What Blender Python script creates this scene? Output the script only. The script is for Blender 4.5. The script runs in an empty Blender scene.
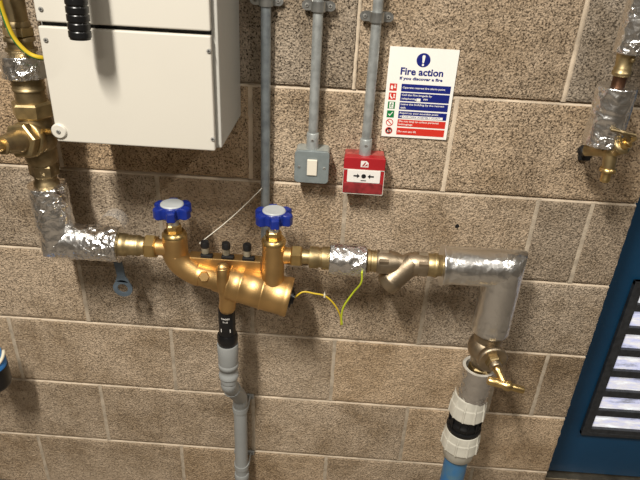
import bpy, bmesh, math, random
from mathutils import Vector, Matrix, noise
random.seed(7)
SC = bpy.context.scene
COL = SC.collection
PI = math.pi
V = Vector
# ------------------------------------------------------------------ camera (solved from the 450 x 225 mm block grid)
CR = [V((0.99761886, 0.05020629, 0.04728582)), V((0.06547578, -0.47404152, -0.87806467)), V((-0.02166893, 0.87906994, -0.47620005))]
CC = V((0.876250022, -1.27453558, 1.668003646))
FPX = 587.998


def at(x, y, d=0.0):
    """world point seen at a spot of the survey picture, standing d metres out from the wall face (wall face is y = 0)"""
    r = CR[0] * ((x - 320) / FPX) + CR[1] * ((y - 240) / FPX) + CR[2]
    return CC + r * ((-d - CC.y) / r.y)


def mm(p):
    """metres per picture unit at point p"""
    return (V(p) - CC).dot(CR[2]) / FPX


cam = bpy.data.cameras.new('camera')
cam.sensor_width = 36
cam.lens = FPX / 640 * 36
cam.clip_start = 0.02
camo = bpy.data.objects.new('camera', cam)
COL.objects.link(camo)
camo.matrix_world = Matrix(((CR[0].x, -CR[1].x, -CR[2].x, CC.x), (CR[0].y, -CR[1].y, -CR[2].y, CC.y), (CR[0].z, -CR[1].z, -CR[2].z, CC.z), (0, 0, 0, 1)))
SC.camera = camo
SC.view_settings.view_transform = 'Standard'
SC.view_settings.look = 'None'
SC.view_settings.gamma = 1
SC.view_settings.use_curve_mapping = False
SC.view_settings.exposure = 0.46


# ------------------------------------------------------------------ materials
def srgb(r, g, b):
    f = lambda c: (c / 255 / 12.92) if c / 255 <= 0.04045 else ((c / 255 + 0.055) / 1.055) ** 2.4
    return (f(r), f(g), f(b), 1)


def mat(name, col, rough=0.5, metal=0.0, nscale=0, namt=0.15, bump=0.0, bscale=80, spec=0.5, coat=0, dark=None, bdist=0.002, emit=None, trans=0, alpha=1):
    m = bpy.data.materials.new(name)
    m.use_nodes = True
    nt = m.node_tree
    b = nt.nodes['Principled BSDF']
    b.inputs['Base Color'].default_value = col
    b.inputs['Roughness'].default_value = rough
    b.inputs['Metallic'].default_value = metal
    b.inputs['Specular IOR Level'].default_value = spec
    b.inputs['Coat Weight'].default_value = coat
    b.inputs['Transmission Weight'].default_value = trans
    b.inputs['Alpha'].default_value = alpha
    tc = nt.nodes.new('ShaderNodeTexCoord')
    if nscale:
        n = nt.nodes.new('ShaderNodeTexNoise')
        n.inputs['Scale'].default_value = nscale
        n.inputs['Detail'].default_value = 5
        nt.links.new(tc.outputs['Object'], n.inputs['Vector'])
        r = nt.nodes.new('ShaderNodeValToRGB')
        d = dark or tuple(c * (1 - 2.2 * namt) for c in col[:3]) + (1,)
        r.color_ramp.elements[0].color = d
        r.color_ramp.elements[1].color = tuple(min(1, c * (1 + namt)) for c in col[:3]) + (1,)
        r.color_ramp.elements[0].position = 0.32
        r.color_ramp.elements[1].position = 0.62
        nt.links.new(n.outputs['Fac'], r.inputs['Fac'])
        nt.links.new(r.outputs['Color'], b.inputs['Base Color'])
    if bump:
        n2 = nt.nodes.new('ShaderNodeTexNoise')
        n2.inputs['Scale'].default_value = bscale
        n2.inputs['Detail'].default_value = 4
        nt.links.new(tc.outputs['Object'], n2.inputs['Vector'])
        bp = nt.nodes.new('ShaderNodeBump')
        bp.inputs['Strength'].default_value = bump
        bp.inputs['Distance'].default_value = bdist
        nt.links.new(n2.outputs['Fac'], bp.inputs['Height'])
        nt.links.new(bp.outputs['Normal'], b.inputs['Normal'])
    return m


def foil_mat(name, col, rough, bump, scale):
    m = mat(name, col, rough, 1.0)
    nt = m.node_tree
    b = nt.nodes['Principled BSDF']
    tc = nt.nodes.new('ShaderNodeTexCoord')
    n = nt.nodes.new('ShaderNodeTexNoise')
    n.inputs['Scale'].default_value = scale
    n.inputs['Detail'].default_value = 2
    n.inputs['Distortion'].default_value = 1.2
    v = nt.nodes.new('ShaderNodeTexVoronoi')
    v.feature = 'F1'
    v.inputs['Scale'].default_value = scale * 1.1
    a = nt.nodes.new('ShaderNodeMath')
    a.operation = 'ADD'
    bp = nt.nodes.new('ShaderNodeBump')
    bp.inputs['Strength'].default_value = bump
    bp.inputs['Distance'].default_value = 0.006
    ms = nt.nodes.new('ShaderNodeTexNoise')          # patches of smoother and more crumpled foil
    ms.inputs['Scale'].default_value = 13
    mr = nt.nodes.new('ShaderNodeMapRange')
    mr.inputs[1].default_value = 0.4
    mr.inputs[2].default_value = 0.62
    mr.inputs[3].default_value = bump * 0.2
    mr.inputs[4].default_value = bump
    nt.links.new(tc.outputs['Object'], ms.inputs['Vector'])
    nt.links.new(ms.outputs['Fac'], mr.inputs[0])
    nt.links.new(mr.outputs[0], bp.inputs['Strength'])
    nt.links.new(tc.outputs['Object'], n.inputs['Vector'])
    nt.links.new(tc.outputs['Object'], v.inputs['Vector'])
    nt.links.new(n.outputs['Fac'], a.inputs[0])
    nt.links.new(v.outputs['Distance'], a.inputs[1])
    nt.links.new(a.outputs[0], bp.inputs['Height'])
    nt.links.new(bp.outputs['Normal'], b.inputs['Normal'])
    return m


def block_mat():
    m = bpy.data.materials.new('concrete_block')
    m.use_nodes = True
    nt = m.node_tree
    b = nt.nodes['Principled BSDF']
    L = nt.links.new
    N = nt.nodes.new
    b.inputs['Roughness'].default_value = 0.95
    b.inputs['Specular IOR Level'].default_value = 0.15
    tc = N('ShaderNodeTexCoord')
    at_ = N('ShaderNodeAttribute')
    at_.attribute_name = 'tone'
    sep = N('ShaderNodeSeparateColor')
    L(at_.outputs['Color'], sep.inputs[0])
    base = N('ShaderNodeMix')
    base.data_type = 'RGBA'
    base.inputs[6].default_value = srgb(182, 168, 150)
    base.inputs[7].default_value = srgb(198, 172, 140)
    L(sep.outputs[0], base.inputs[0])
    br = N('ShaderNodeHueSaturation')
    L(base.outputs[2], br.inputs['Color'])
    mr0 = N('ShaderNodeMapRange')
    mr0.inputs[3].default_value = 0.72
    mr0.inputs[4].default_value = 1.22
    L(sep.outputs[1], mr0.inputs[0])
    L(mr0.outputs[0], br.inputs['Value'])
    # soft dirt
    n1 = N('ShaderNodeTexNoise')
    n1.inputs['Scale'].default_value = 7
    n1.inputs['Detail'].default_value = 6
    n1.inputs['Roughness'].default_value = 0.65
    L(tc.outputs['Object'], n1.inputs['Vector'])
    r1 = N('ShaderNodeValToRGB')
    r1.color_ramp.elements[0].position = 0.33
    r1.color_ramp.elements[0].color = (0.62, 0.58, 0.52, 1)
    r1.color_ramp.elements[1].position = 0.58
    r1.color_ramp.elements[1].color = (1, 1, 1, 1)
    L(n1.outputs['Fac'], r1.inputs['Fac'])
    m1 = N('ShaderNodeMix')
    m1.data_type = 'RGBA'
    m1.blend_type = 'MULTIPLY'
    m1.inputs[0].default_value = 1
    L(br.outputs['Color'], m1.inputs[6])
    L(r1.outputs['Color'], m1.inputs[7])
    # aggregate grains, plus the shade inside the pits painted in as dark colour
    n2 = N('ShaderNodeTexNoise')
    n2.inputs['Scale'].default_value = 300
    n2.inputs['Detail'].default_value = 3
    n2.inputs['Roughness'].default_value = 0.6
    L(tc.outputs['Object'], n2.inputs['Vector'])
    r2 = N('ShaderNodeValToRGB')
    r2.color_ramp.elements[0].position = 0.35
    r2.color_ramp.elements[0].color = (0.11, 0.09, 0.07, 1)
    r2.color_ramp.elements[1].position = 0.46
    r2.color_ramp.elements[1].color = (0.95, 0.95, 0.95, 1)
    e = r2.color_ramp.elements.new(0.72)
    e.color = (1.22, 1.2, 1.18, 1)
    L(n2.outputs['Fac'], r2.inputs['Fac'])
    m2 = N('ShaderNodeMix')
    m2.data_type = 'RGBA'
    m2.blend_type = 'MULTIPLY'
    mrs = N('ShaderNodeMapRange')
    mrs.inputs[3].default_value = 0.4
    mrs.inputs[4].default_value = 1.0
    L(sep.outputs[2], mrs.inputs[0])
    L(mrs.outputs[0], m2.inputs[0])
    L(m1.outputs[2], m2.inputs[6])
    L(r2.outputs['Color'], m2.inputs[7])
    L(m2.outputs[2], b.inputs['Base Color'])
    # pits
    v = N('ShaderNodeTexVoronoi')
    v.inputs['Scale'].default_value = 210
    L(tc.outputs['Object'], v.inputs['Vector'])
    ad = N('ShaderNodeMath')
    ad.operation = 'MULTIPLY_ADD'
    ad.inputs[1].default_value = 0.7
    L(n2.outputs['Fac'], ad.inputs[0])
    r3 = N('ShaderNodeValToRGB')
    r3.color_ramp.elements[0].position = 0.34
    r3.color_ramp.elements[1].position = 0.50
    L(n2.outputs['Fac'], r3.inputs['Fac'])
    L(r3.outputs['Color'], ad.inputs[0])
    L(v.outputs['Distance'], ad.inputs[2])
    bp = N('ShaderNodeBump')
    bp.inputs['Strength'].default_value = 0.8
    bp.inputs['Distance'].default_value = 0.003
    L(ad.outputs[0], bp.inputs['Height'])
    L(bp.outputs['Normal'], b.inputs['Normal'])
    return m


M = {}
M['block'] = block_mat()
M['mortar_smear'] = mat('smeared_mortar', srgb(184, 170, 150), 0.95, 0, 40, 0.12, 0.6, 240, 0.15, bdist=0.002)
M['mortar'] = mat('mortar', srgb(208, 191, 168), 0.95, 0, 18, 0.12, 0.5, 240, 0.15, bdist=0.0015)
M['floor'] = mat('concrete_floor', srgb(120, 112, 102), 0.9, 0, 9, 0.12, 0.4, 120, 0.2)
M['white'] = mat('white_enamel', srgb(206, 201, 189), 0.38, 0, 3, 0.015, 0.05, 400, 0.45)
M['grey_side'] = mat('pale_grey_enamel', srgb(188, 186, 178), 0.4, 0, 4, 0.02, 0.05, 400)
M['seal'] = mat('black_rubber', srgb(22, 22, 22), 0.6, 0, 30, 0.1)
M['gloss_black'] = mat('black_plastic', srgb(20, 20, 21), 0.32, 0, 30, 0.1)
M['cap_black'] = mat('black_cap_plastic', srgb(24, 24, 25), 0.45, 0, 30, 0.1)
M['foil'] = foil_mat('crumpled_foil', srgb(238, 237, 235), 0.27, 1.0, 62)
M['foil_smooth'] = foil_mat('taut_foil', srgb(236, 235, 232), 0.29, 0.45, 42)
M['foil_edge'] = mat('foam_insulation_edge', srgb(205, 200, 188), 0.8, 0, 60, 0.1)
M['bronze'] = mat('golden_bronze', srgb(214, 176, 118), 0.45, 1.0, 14, 0.1, 0.22, 330, bdist=0.001)
M['brass_new'] = mat('machined_brass', srgb(220, 190, 130), 0.33, 1.0, 30, 0.1, 0.05, 200, bdist=0.0004)
M['brass'] = mat('weathered_brass', srgb(186, 166, 124), 0.45, 1.0, 35, 0.16, 0.15, 200, bdist=0.001)
M['brass_old'] = mat('tarnished_brass', srgb(160, 142, 108), 0.5, 1.0, 30, 0.2, 0.2, 160, bdist=0.001)
M['gunmetal'] = mat('dull_gunmetal', srgb(176, 160, 136), 0.45, 1.0, 25, 0.14, 0.3, 220, bdist=0.001)
M['copper'] = mat('copper', srgb(112, 82, 64), 0.4, 1.0, 30, 0.15)
M['blue'] = mat('blue_handwheel_plastic', srgb(21, 43, 128), 0.35, 0, 20, 0.06)
M['wheel_cap'] = mat('pale_grey_cap', srgb(176, 180, 180), 0.4, 0, 20, 0.04)
M['galv'] = mat('galvanised_steel', srgb(182, 186, 184), 0.45, 0.55, 45, 0.13, 0.1, 200)
M['galv_dark'] = mat('galvanised_steel_dull', srgb(150, 158, 162), 0.42, 0.6, 45, 0.13, 0.1, 200)
M['zinc'] = mat('zinc_plate', srgb(190, 192, 190), 0.32, 0.9, 45, 0.12)
M['switch'] = mat('grey_hammered_paint', srgb(128, 136, 136), 0.4, 0.1, 60, 0.05, 0.1, 300)
M['switch_top'] = mat('grey_box_edge', srgb(160, 164, 158), 0.45, 0.1, 60, 0.05)
M['rocker'] = mat('cream_plastic', srgb(238, 230, 212), 0.35, 0, 20, 0.01)
M['red'] = mat('red_plastic', srgb(170, 34, 40), 0.36, 0, 20, 0.04)
M['red_dusty'] = mat('dusty_red_plastic', srgb(172, 84, 76), 0.6, 0, 60, 0.16)
M['red_clear'] = mat('dusty_clear_red_cover', srgb(140, 42, 44), 0.45, 0, 55, 0.22)
M['pc_white'] = mat('call_point_face', srgb(238, 234, 228), 0.4, 0, 20, 0.01)
M['ink'] = mat('black_ink', srgb(22, 22, 24), 0.5, 0, 20, 0.02)
M['sign_white'] = mat('sign_white', srgb(250, 248, 240), 0.4, 0, 20, 0.006)
M['sign_blue'] = mat('sign_blue', srgb(24, 36, 120), 0.4, 0, 20, 0.02)
M['sign_red'] = mat('sign_red', srgb(214, 54, 40), 0.4, 0, 20, 0.02)
M['sign_green'] = mat('sign_green', srgb(20, 122, 62), 0.4, 0, 20, 0.02)
M['pipe_grey'] = mat('grey_waste_pipe_plastic', srgb(150, 152, 150), 0.42, 0, 20, 0.03)
M['pipe_blue'] = mat('blue_water_pipe_plastic', srgb(48, 112, 168), 0.42, 0, 24, 0.08, dark=srgb(90, 128, 150))
M['nut_white'] = mat('off_white_plastic', srgb(214, 210, 196), 0.45, 0, 30, 0.06)
M['yellow'] = mat('yellow_wire_sleeve', srgb(206, 176, 44), 0.4, 0, 20, 0.02)
M['green'] = mat('green_wire_sleeve', srgb(40, 116, 58), 0.4, 0, 20, 0.02)
M['wire_yg'] = mat('yellow_green_wire_sleeve', srgb(186, 198, 48), 0.4, 0, 20, 0.02)
M['string'] = mat('white_string', srgb(225, 220, 205), 0.8, 0, 60, 0.05)
M['tag'] = mat('blue_grey_paint', srgb(88, 100, 110), 0.5, 0.2, 50, 0.12)
M['door'] = mat('blue_door_paint', srgb(14, 64, 98), 0.45, 0, 6, 0.06, 0.06, 60)
M['louvre'] = mat('dark_louvre_metal', srgb(56, 58, 61), 0.5, 0.3, 60, 0.15, 0.2, 80)
M['nozzle'] = mat('cream_plastic_strap', srgb(222, 214, 190), 0.4, 0, 20, 0.04)
M['blue_band'] = mat('blue_band_plastic', srgb(50, 120, 190), 0.4, 0, 20, 0.04)
M['clear'] = mat('clear_film', srgb(225, 228, 228), 0.12, 0, 0, trans=0.0, alpha=0.2, bump=0.6, bscale=60)
M['screw'] = mat('screw_steel', srgb(160, 158, 152), 0.5, 0.3, 60, 0.2)
M['jubilee'] = mat('clear_sight_glass', srgb(130, 122, 104), 0.2, 0, 50, 0.2)


def pane_mat():
    m = bpy.data.materials.new('daylit_frosted_pane')
    m.use_nodes = True
    nt = m.node_tree
    b = nt.nodes['Principled BSDF']
    tc = nt.nodes.new('ShaderNodeTexCoord')
    n = nt.nodes.new('ShaderNodeTexNoise')
    n.inputs['Scale'].default_value = 16
    n.inputs['Detail'].default_value = 7
    n.inputs['Roughness'].default_value = 0.7
    mp = nt.nodes.new('ShaderNodeMapping')
    mp.inputs['Scale'].default_value = (0.7, 1, 3)
    nt.links.new(tc.outputs['Object'], mp.inputs[0])
    nt.links.new(mp.outputs[0], n.inputs['Vector'])
    r = nt.nodes.new('ShaderNodeValToRGB')
    r.color_ramp.elements[0].position = 0.3
    r.color_ramp.elements[0].color = srgb(120, 122, 128)
    r.color_ramp.elements[1].position = 0.66
    r.color_ramp.elements[1].color = srgb(232, 238, 244)
    e = r.color_ramp.elements.new(0.45)
    e.color = srgb(188, 192, 222)
    e = r.color_ramp.elements.new(0.55)
    e.color = srgb(206, 204, 208)
    nt.links.new(n.outputs['Fac'], r.inputs['Fac'])
    nt.links.new(r.outputs['Color'], b.inputs['Base Color'])
    nt.links.new(r.outputs['Color'], b.inputs['Emission Color'])
    b.inputs['Emission Strength'].default_value = 0.55
    b.inputs['Roughness'].default_value = 0.5
    return m


M['pane'] = pane_mat()
M['ceiling'] = mat('ceiling_paint', srgb(170, 165, 156), 0.9, 0, 3, 0.03)
M['room_wall'] = mat('room_wall_paint', srgb(96, 90, 82), 0.9, 0, 3, 0.06)
M['tube'] = mat('fluorescent_tube', (1, 1, 1, 1), 0.5)


# ------------------------------------------------------------------ mesh building
class MB:
    def __init__(s):
        s.v, s.f, s.m, s.sm, s.col = [], [], [], [], []

    def add(s, vs, fs, mi=0, smooth=False, col=None):
        o = len(s.v)
        s.v += [V(p) for p in vs]
        for f in fs:
            s.f.append([i + o for i in f])
            s.m.append(mi)
            s.sm.append(smooth)
            s.col.append(col)
        return s

    def bmadd(s, bm, mi=0, smooth=False, mx=None):
        bm.verts.index_update()
        s.add([(mx @ v.co if mx else v.co.copy()) for v in bm.verts], [[v.index for v in f.verts] for f in bm.faces], mi, smooth)
        bm.free()
        return s

    def box(s, c, size, mi=0, bev=0.0, rot=None, seg=2):
        bm = bmesh.new()
        bmesh.ops.create_cube(bm, size=1)
        for v in bm.verts:
            v.co = V((v.co.x * size[0], v.co.y * size[1], v.co.z * size[2]))
        if bev:
            bmesh.ops.bevel(bm, geom=bm.edges[:], offset=bev, segments=seg, profile=0.5, affect='EDGES')
        mx = Matrix.Translation(c) @ (rot.to_4x4() if rot else Matrix())
        return s.bmadd(bm, mi, False, mx)

    def sweep(s, pts, radii, seg=32, mi=0, smooth=True, cap0=True, cap1=True, nz=None, phase=0.0, mis=None):
        pts = [V(p) for p in pts]
        n = len(pts)
        if not isinstance(radii, (list, tuple)):
            radii = [radii] * n
        dirs = [(pts[i + 1] - pts[i]).normalized() if (pts[i + 1] - pts[i]).length > 1e-9 else None for i in range(n - 1)]
        last = next(d for d in dirs if d)
        for i in range(n - 1):
            if dirs[i] is None:
                dirs[i] = last
            last = dirs[i]
        up = V((0, 0, 1)) if abs(dirs[0].z) < 0.9 else V((0, -1, 0))
        A = dirs[0].cross(up).normalized()
        rings = []
        prev = dirs[0]
        for i in range(n):
            d0 = dirs[max(0, i - 1)]
            d1 = dirs[min(i, n - 2)]
            t = (d0 + d1).normalized()
            q = prev.rotation_difference(t)
            A = (q @ A)
            A = (A - t * A.dot(t)).normalized()
            B = t.cross(A)
            prev = t
            c = max(0.5, d0.dot(t))
            ring = []
            bend = (d1 - d0)
            for k in range(seg):
                a = 2 * PI * k / seg + phase
                o = (A * math.cos(a) + B * math.sin(a)) * radii[i]
                if bend.length > 1e-4:            # mitre: stretch across the bend
                    bn = bend.normalized()
                    o = o + bn * (o.dot(bn) * (1 / c - 1))
                p = pts[i] + o
                if nz:
                    p = p + o.normalized() * nz(p)
                ring.append(p)
            rings.append(ring)
        o = len(s.v)
        vs = [p for r in rings for p in r]
        s.v += vs
        for i in range(n - 1):
            for k in range(seg):
                k2 = (k + 1) % seg
                s.f.append([o + i * seg + k, o + i * seg + k2, o + (i + 1) * seg + k2, o + (i + 1) * seg + k])
                s.m.append(mis(k, i) if mis else mi)
                s.sm.append(smooth)
                s.col.append(None)
        for flag, i, rev in ((cap0, 0, True), (cap1, n - 1, False)):
            if flag and radii[i] > 1e-6:
                f = [o + i * seg + k for k in range(seg)]
                s.f.append(f[::-1] if rev else f)
                s.m.append(mi)
                s.sm.append(False)
                s.col.append(None)
        return s

    def turn(s, A, B, prof, k=1.0, seg=32, mi=0, smooth=True, **kw):
        """solid of revolution on axis A-B; prof = [(t along 0..1, radius)], sharp steps by doubling t"""
        A, B = V(A), V(B)
        # split at equal positions so that steps stay crisp
        grp = [[prof[0]]]
        for a, b in zip(prof, prof[1:]):
            d = (B - A).normalized()
            if abs(b[0] - a[0]) < 1e-6 or abs(b[1] - a[1]) * k > 2.5 * abs(b[0] - a[0]) * (B - A).length:
                grp.append([a, b])
                grp.append([b])
            else:
                grp[-1].append(b)
        d = (B - A).normalized()
        up = V((0, 0, 1)) if abs(d.z) < 0.9 else V((0, -1, 0))
        X = d.cross(up).normalized()
        Y = d.cross(X)
        ph = kw.get('phase', 0)
        def ring(t, r):
            c = A.lerp(B, t)
            return [c + (X * math.cos(2 * PI * q / seg + ph) + Y * math.sin(2 * PI * q / seg + ph)) * r * k for q in range(seg)]
        for g in grp:
            if len(g) < 2:
                continue
            rs = [ring(*p) for p in g]
            fs = []
            for i in range(len(g) - 1):
                for q in range(seg):
                    q2 = (q + 1) % seg
                    fs.append([i * seg + q, (i + 1) * seg + q, (i + 1) * seg + q2, i * seg + q2])
            s.add([p for r in rs for p in r], fs, mi, smooth)
        for (t, r), rev in ((prof[0], False), (prof[-1], True)):
            if r > 1e-6:
                f = list(range(seg))
                s.add(ring(t, r), [f[::-1] if rev else f], mi, False)
        return s

    def nut(s, A, B, r, mi=0, phase=0.0, ch=0.12):
        """hexagon nut with chamfered corners"""
        A, B = V(A), V(B)
        d = (B - A).normalized()
        up = V((0, 0, 1)) if abs(d.z) < 0.9 else V((0, -1, 0))
        X = d.cross(up).normalized()
        Y = d.cross(X)
        vs = []
        for t, q in ((0, .9), (ch, 1.0), (1 - ch, 1.0), (1, .9)):
            c = A.lerp(B, t)
            for k in range(6):
                a = PI / 3 * k + phase
                vs.append(c + (X * math.cos(a) + Y * math.sin(a)) * r * 1.06 * q)
        fs = []
        for i in range(3):
            for k in range(6):
                k2 = (k + 1) % 6
                fs.append([i * 6 + k, (i + 1) * 6 + k, (i + 1) * 6 + k2, i * 6 + k2])
        fs += [[0, 1, 2, 3, 4, 5], [23, 22, 21, 20, 19, 18]]
        return s.add(vs, fs, mi, False)

    def ball(s, c, r, mi=0, sc=(1, 1, 1), seg=32):
        bm = bmesh.new()
        bmesh.ops.create_uvsphere(bm, u_segments=seg, v_segments=seg // 2, radius=r)
        return s.bmadd(bm, mi, True, Matrix.Translation(c) @ Matrix.Diagonal((*sc, 1)))

    def plate(s, poly, y0, y1, mi=0, bev=0):
        """outline in (x, z) between depth y0 (front, nearer the room) and y1"""
        bm = bmesh.new()
        f = bm.faces.new([bm.verts.new((p[0], y0, p[1])) for p in poly])
        r = bmesh.ops.extrude_face_region(bm, geom=[f])
        for v in r['geom']:
            if isinstance(v, bmesh.types.BMVert):
                v.co.y = y1
        bmesh.ops.recalc_face_normals(bm, faces=bm.faces[:])
        if bev:
            ed = [e for e in bm.edges if abs(e.verts[0].co.y - y0) < 1e-7 and abs(e.verts[1].co.y - y0) < 1e-7]
            bmesh.ops.bevel(bm, geom=ed, offset=bev, segments=3, profile=0.5, affect='EDGES')
        return s.bmadd(bm, mi, False)

    def build(s, name, mats, parent=None, recalc=True):
        org = V((0, 0, 0))
        if parent is not None:
            org = V(parent['_org'])
        elif s.v:
            lo = V([min(p[i] for p in s.v) for i in range(3)])
            hi = V([max(p[i] for p in s.v) for i in range(3)])
            org = (lo + hi) / 2
            org.z = lo.z
        me = bpy.data.meshes.new(name)
        me.from_pydata([tuple(p - org) for p in s.v], [], s.f)
        for m in (mats if isinstance(mats, (list, tuple)) else [mats]):
            me.materials.append(M[m])
        me.polygons.foreach_set('material_index', s.m)
        me.polygons.foreach_set('use_smooth', s.sm)
        if any(c for c in s.col):
            ca = me.color_attributes.new('tone', 'FLOAT_COLOR', 'CORNER')
            buf = []
            for f, c in zip(s.f, s.col):
                buf += list(c or (0.5, 0.5, 0.5, 1)) * len(f)
            ca.data.foreach_set('color', buf)
        if recalc:
            bm = bmesh.new()
            bm.from_mesh(me)
            bmesh.ops.recalc_face_normals(bm, faces=bm.faces[:])
            bm.to_mesh(me)
            bm.free()
        me.update()
        o = bpy.data.objects.new(name, me)
        COL.objects.link(o)
        o['_org'] = tuple(org)
        if parent is not None:
            o.parent = parent
        else:
            o.location = org
        return o


def thing(name, label, cat, loc, group=None):
    o = bpy.data.objects.new(name, None)
    o.empty_display_size = 0.02
    COL.objects.link(o)
    o.location = loc
    o['_org'] = tuple(loc)
    tag(o, label, cat, group)
    return o


def tag(o, label, cat, group=None):
    o['label'] = label
    o['category'] = cat
    if group:
        o['group'] = group
    return o


def struct(o):
    o['kind'] = 'structure'
    return o


def lab(o, label):
    o['label'] = label
    return o


def smooth_path(pts, n=10):
    pts = [V(p) for p in pts]
    P = [pts[0] * 2 - pts[1]] + pts + [pts[-1] * 2 - pts[-2]]
    out = []
    for i in range(1, len(P) - 2):
        a, b, c, d = P[i - 1:i + 3]
        for k in range(n):
            t = k / n
            out.append(0.5 * ((2 * b) + (c - a) * t + (2 * a - 5 * b + 4 * c - d) * t * t + (3 * b - a - 3 * c + d) * t ** 3))
    out.append(pts[-1])
    return out


def dense(pts, step):
    out = [V(pts[0])]
    for a, b in zip(pts, pts[1:]):
        a, b = V(a), V(b)
        n = max(1, int((b - a).length / step))
        out += [a.lerp(b, (i + 1) / n) for i in range(n)]
    return out


def letters(mb, txt, cx, cz, w, h, y, mi=0, bold=0.0, thick=0.0006, left=False):
    cu = bpy.data.curves.new('t', 'FONT')
    cu.body = txt
    cu.size = 1
    cu.offset = bold
    cu.resolution_u = 3
    o = bpy.data.objects.new('t', cu)
    COL.objects.link(o)
    bpy.context.view_layer.update()
    me = bpy.data.meshes.new_from_object(o.evaluated_get(bpy.context.evaluated_depsgraph_get()))
    if len(me.vertices):
        xs = [v.co.x for v in me.vertices]
        ys = [v.co.y for v in me.vertices]
        x0, x1, y0, y1 = min(xs), max(xs), min(ys), max(ys)
        sx = w / max(1e-6, x1 - x0)
        sz = h / max(1e-6, y1 - y0)
        ox = cx if left else cx - w / 2
        vs = [(ox + (v.co.x - x0) * sx, y, cz - h / 2 + (v.co.y - y0) * sz) for v in me.vertices]
        mb.add(vs, [list(p.vertices) for p in me.polygons], mi)
    bpy.data.objects.remove(o)
    bpy.data.curves.remove(cu)
    bpy.data.meshes.remove(me)
    return mb


def circle(cx, cz, r, n=32):
    return [(cx + r * math.cos(2 * PI * k / n), cz + r * math.sin(2 * PI * k / n)) for k in range(n)]


def ngon(mb, poly, y, mi=0):
    return mb.add([(p[0], y, p[1]) for p in poly], [list(range(len(poly)))], mi)


def screw(parent, c, r=0.0045, normal=(0, -1, 0), name='screw', m='screw'):
    n = V(normal)
    c = V(c)
    b = MB()
    b.turn(c, c + n * r * 0.5, [(0, r), (0.6, r), (1, r * 0.75)], seg=18)
    s1 = n.cross(V((0, 0, 1))).normalized()
    s2 = n.cross(s1)
    for u, w in ((s1, s2), (s2, s1)):
        q = c + n * (r * 0.5 + 0.0001)
        b.add([q + u * r * .6 + w * r * .14, q - u * r * .6 + w * r * .14, q - u * r * .6 - w * r * .14, q + u * r * .6 - w * r * .14], [[0, 1, 2, 3]], 1)
    return b.build(name, [m, 'ink'], parent)


# ------------------------------------------------------------------ the block wall
XL, XR, ZT = -1.7, 1.575, 3.15
wb = MB()
rng = random.Random(3)
xin = {}
tones = {}
for row in range(-7, 11):
    zt = 1.35 + 0.225 * (1 - row)                    # top joint of this row (row 1 lies under the joint at 1.35)
    zb = zt - 0.225
    if zb < -0.01 or zt > ZT + 0.01:
        continue
    off = 0.0 if row % 2 == 0 else 0.225
    joints = [off + 0.45 * k for k in range(-6, 5)]
    if row in (2, 4):
        joints = [j for j in joints if j < 1.4] + [1.476]
    elif row % 2 == 0:
        joints = [j for j in joints if j < 1.4]
    xs = [XL] + sorted(j for j in joints if XL + 0.05 < j < XR - 0.05) + [XR]
    for a, b in zip(xs, xs[1:]):
        x0 = a + (0.005 if a > XL else 0)
        x1 = b - (0.005 if b < XR else 0)
        z0, z1 = zb + 0.0045, zt - 0.0045
        inview = (b > -0.1 and zt < 1.7)
        st = 0.006 if inview else 0.03
        nx, nz_ = max(2, int((x1 - x0) / st)), max(2, int((z1 - z0) / st))
        warm = min(1, max(0, (0.30 if row < 1 else 0.72 if row == 1 else 0.6 if row > 3 else 0.4) + rng.uniform(-.25, .25)))
        if row == 0 and a > 1.3:
            warm = 0.0
        val = rng.uniform(0.3, 0.6) + (0 if row < 3 else .25) - (.15 if row < 1 else 0)
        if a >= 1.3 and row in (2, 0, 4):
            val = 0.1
        sp = min(1, max(0.05, (0.9 if row <= 1 else 0.6 if row < 4 else 0.25) + rng.uniform(-.15, .15)))
        col = (warm, val, sp, 1)
        pts = []
        for j in range(nz_ + 1):
            for i in range(nx + 1):
                x = x0 + (x1 - x0) * i / nx
                z = z0 + (z1 - z0) * j / nz_
                e = noise.noise(V((x * 90, row * 7.1, z * 90))) * 0.0016
                if i in (0, nx):
                    x += e
                if j in (0, nz_):
                    z += e
                if i in (0, nx) or j in (0, nz_):
                    y = 0.0012
                else:
                    y = -0.0006 + noise.noise(V((x * 60, 3, z * 60))) * 0.0009
                pts.append((x, y, z))
        W = nx + 1
        fs = [[j * W + i, j * W + i + 1, (j + 1) * W + i + 1, (j + 1) * W + i] for j in range(nz_) for i in range(nx)]
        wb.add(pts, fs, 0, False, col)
        # the four edges going back into the joint
        def skirt(idx):
            o = len(wb.v)
            base = o - len(pts)
            wb.v += [V((pts[k][0], 0.02, pts[k][2])) for k in idx]
            for q in range(len(idx) - 1):
                wb.f.append([base + idx[q], base + idx[q + 1], o + q + 1, o + q])
                wb.m.append(0)
                wb.sm.append(False)
                wb.col.append(col)
            pts.extend([None] * len(idx))
        for idx in ([i for i in range(W)], [nz_ * W + i for i in range(W)], [j * W for j in range(nz_ + 1)], [j * W + nx for j in range(nz_ + 1)]):
            o = len(wb.v)
            base = o - len(pts)
            wb.v += [V((pts[k][0], 0.02, pts[k][2])) for k in idx]
            for q in range(len(idx) - 1):
                wb.f.append([base + idx[q], base + idx[q + 1], o + q + 1, o + q])
                wb.m.append(0)
                wb.sm.append(False)
                wb.col.append(col)
            pts.extend([None] * len(idx))
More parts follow.
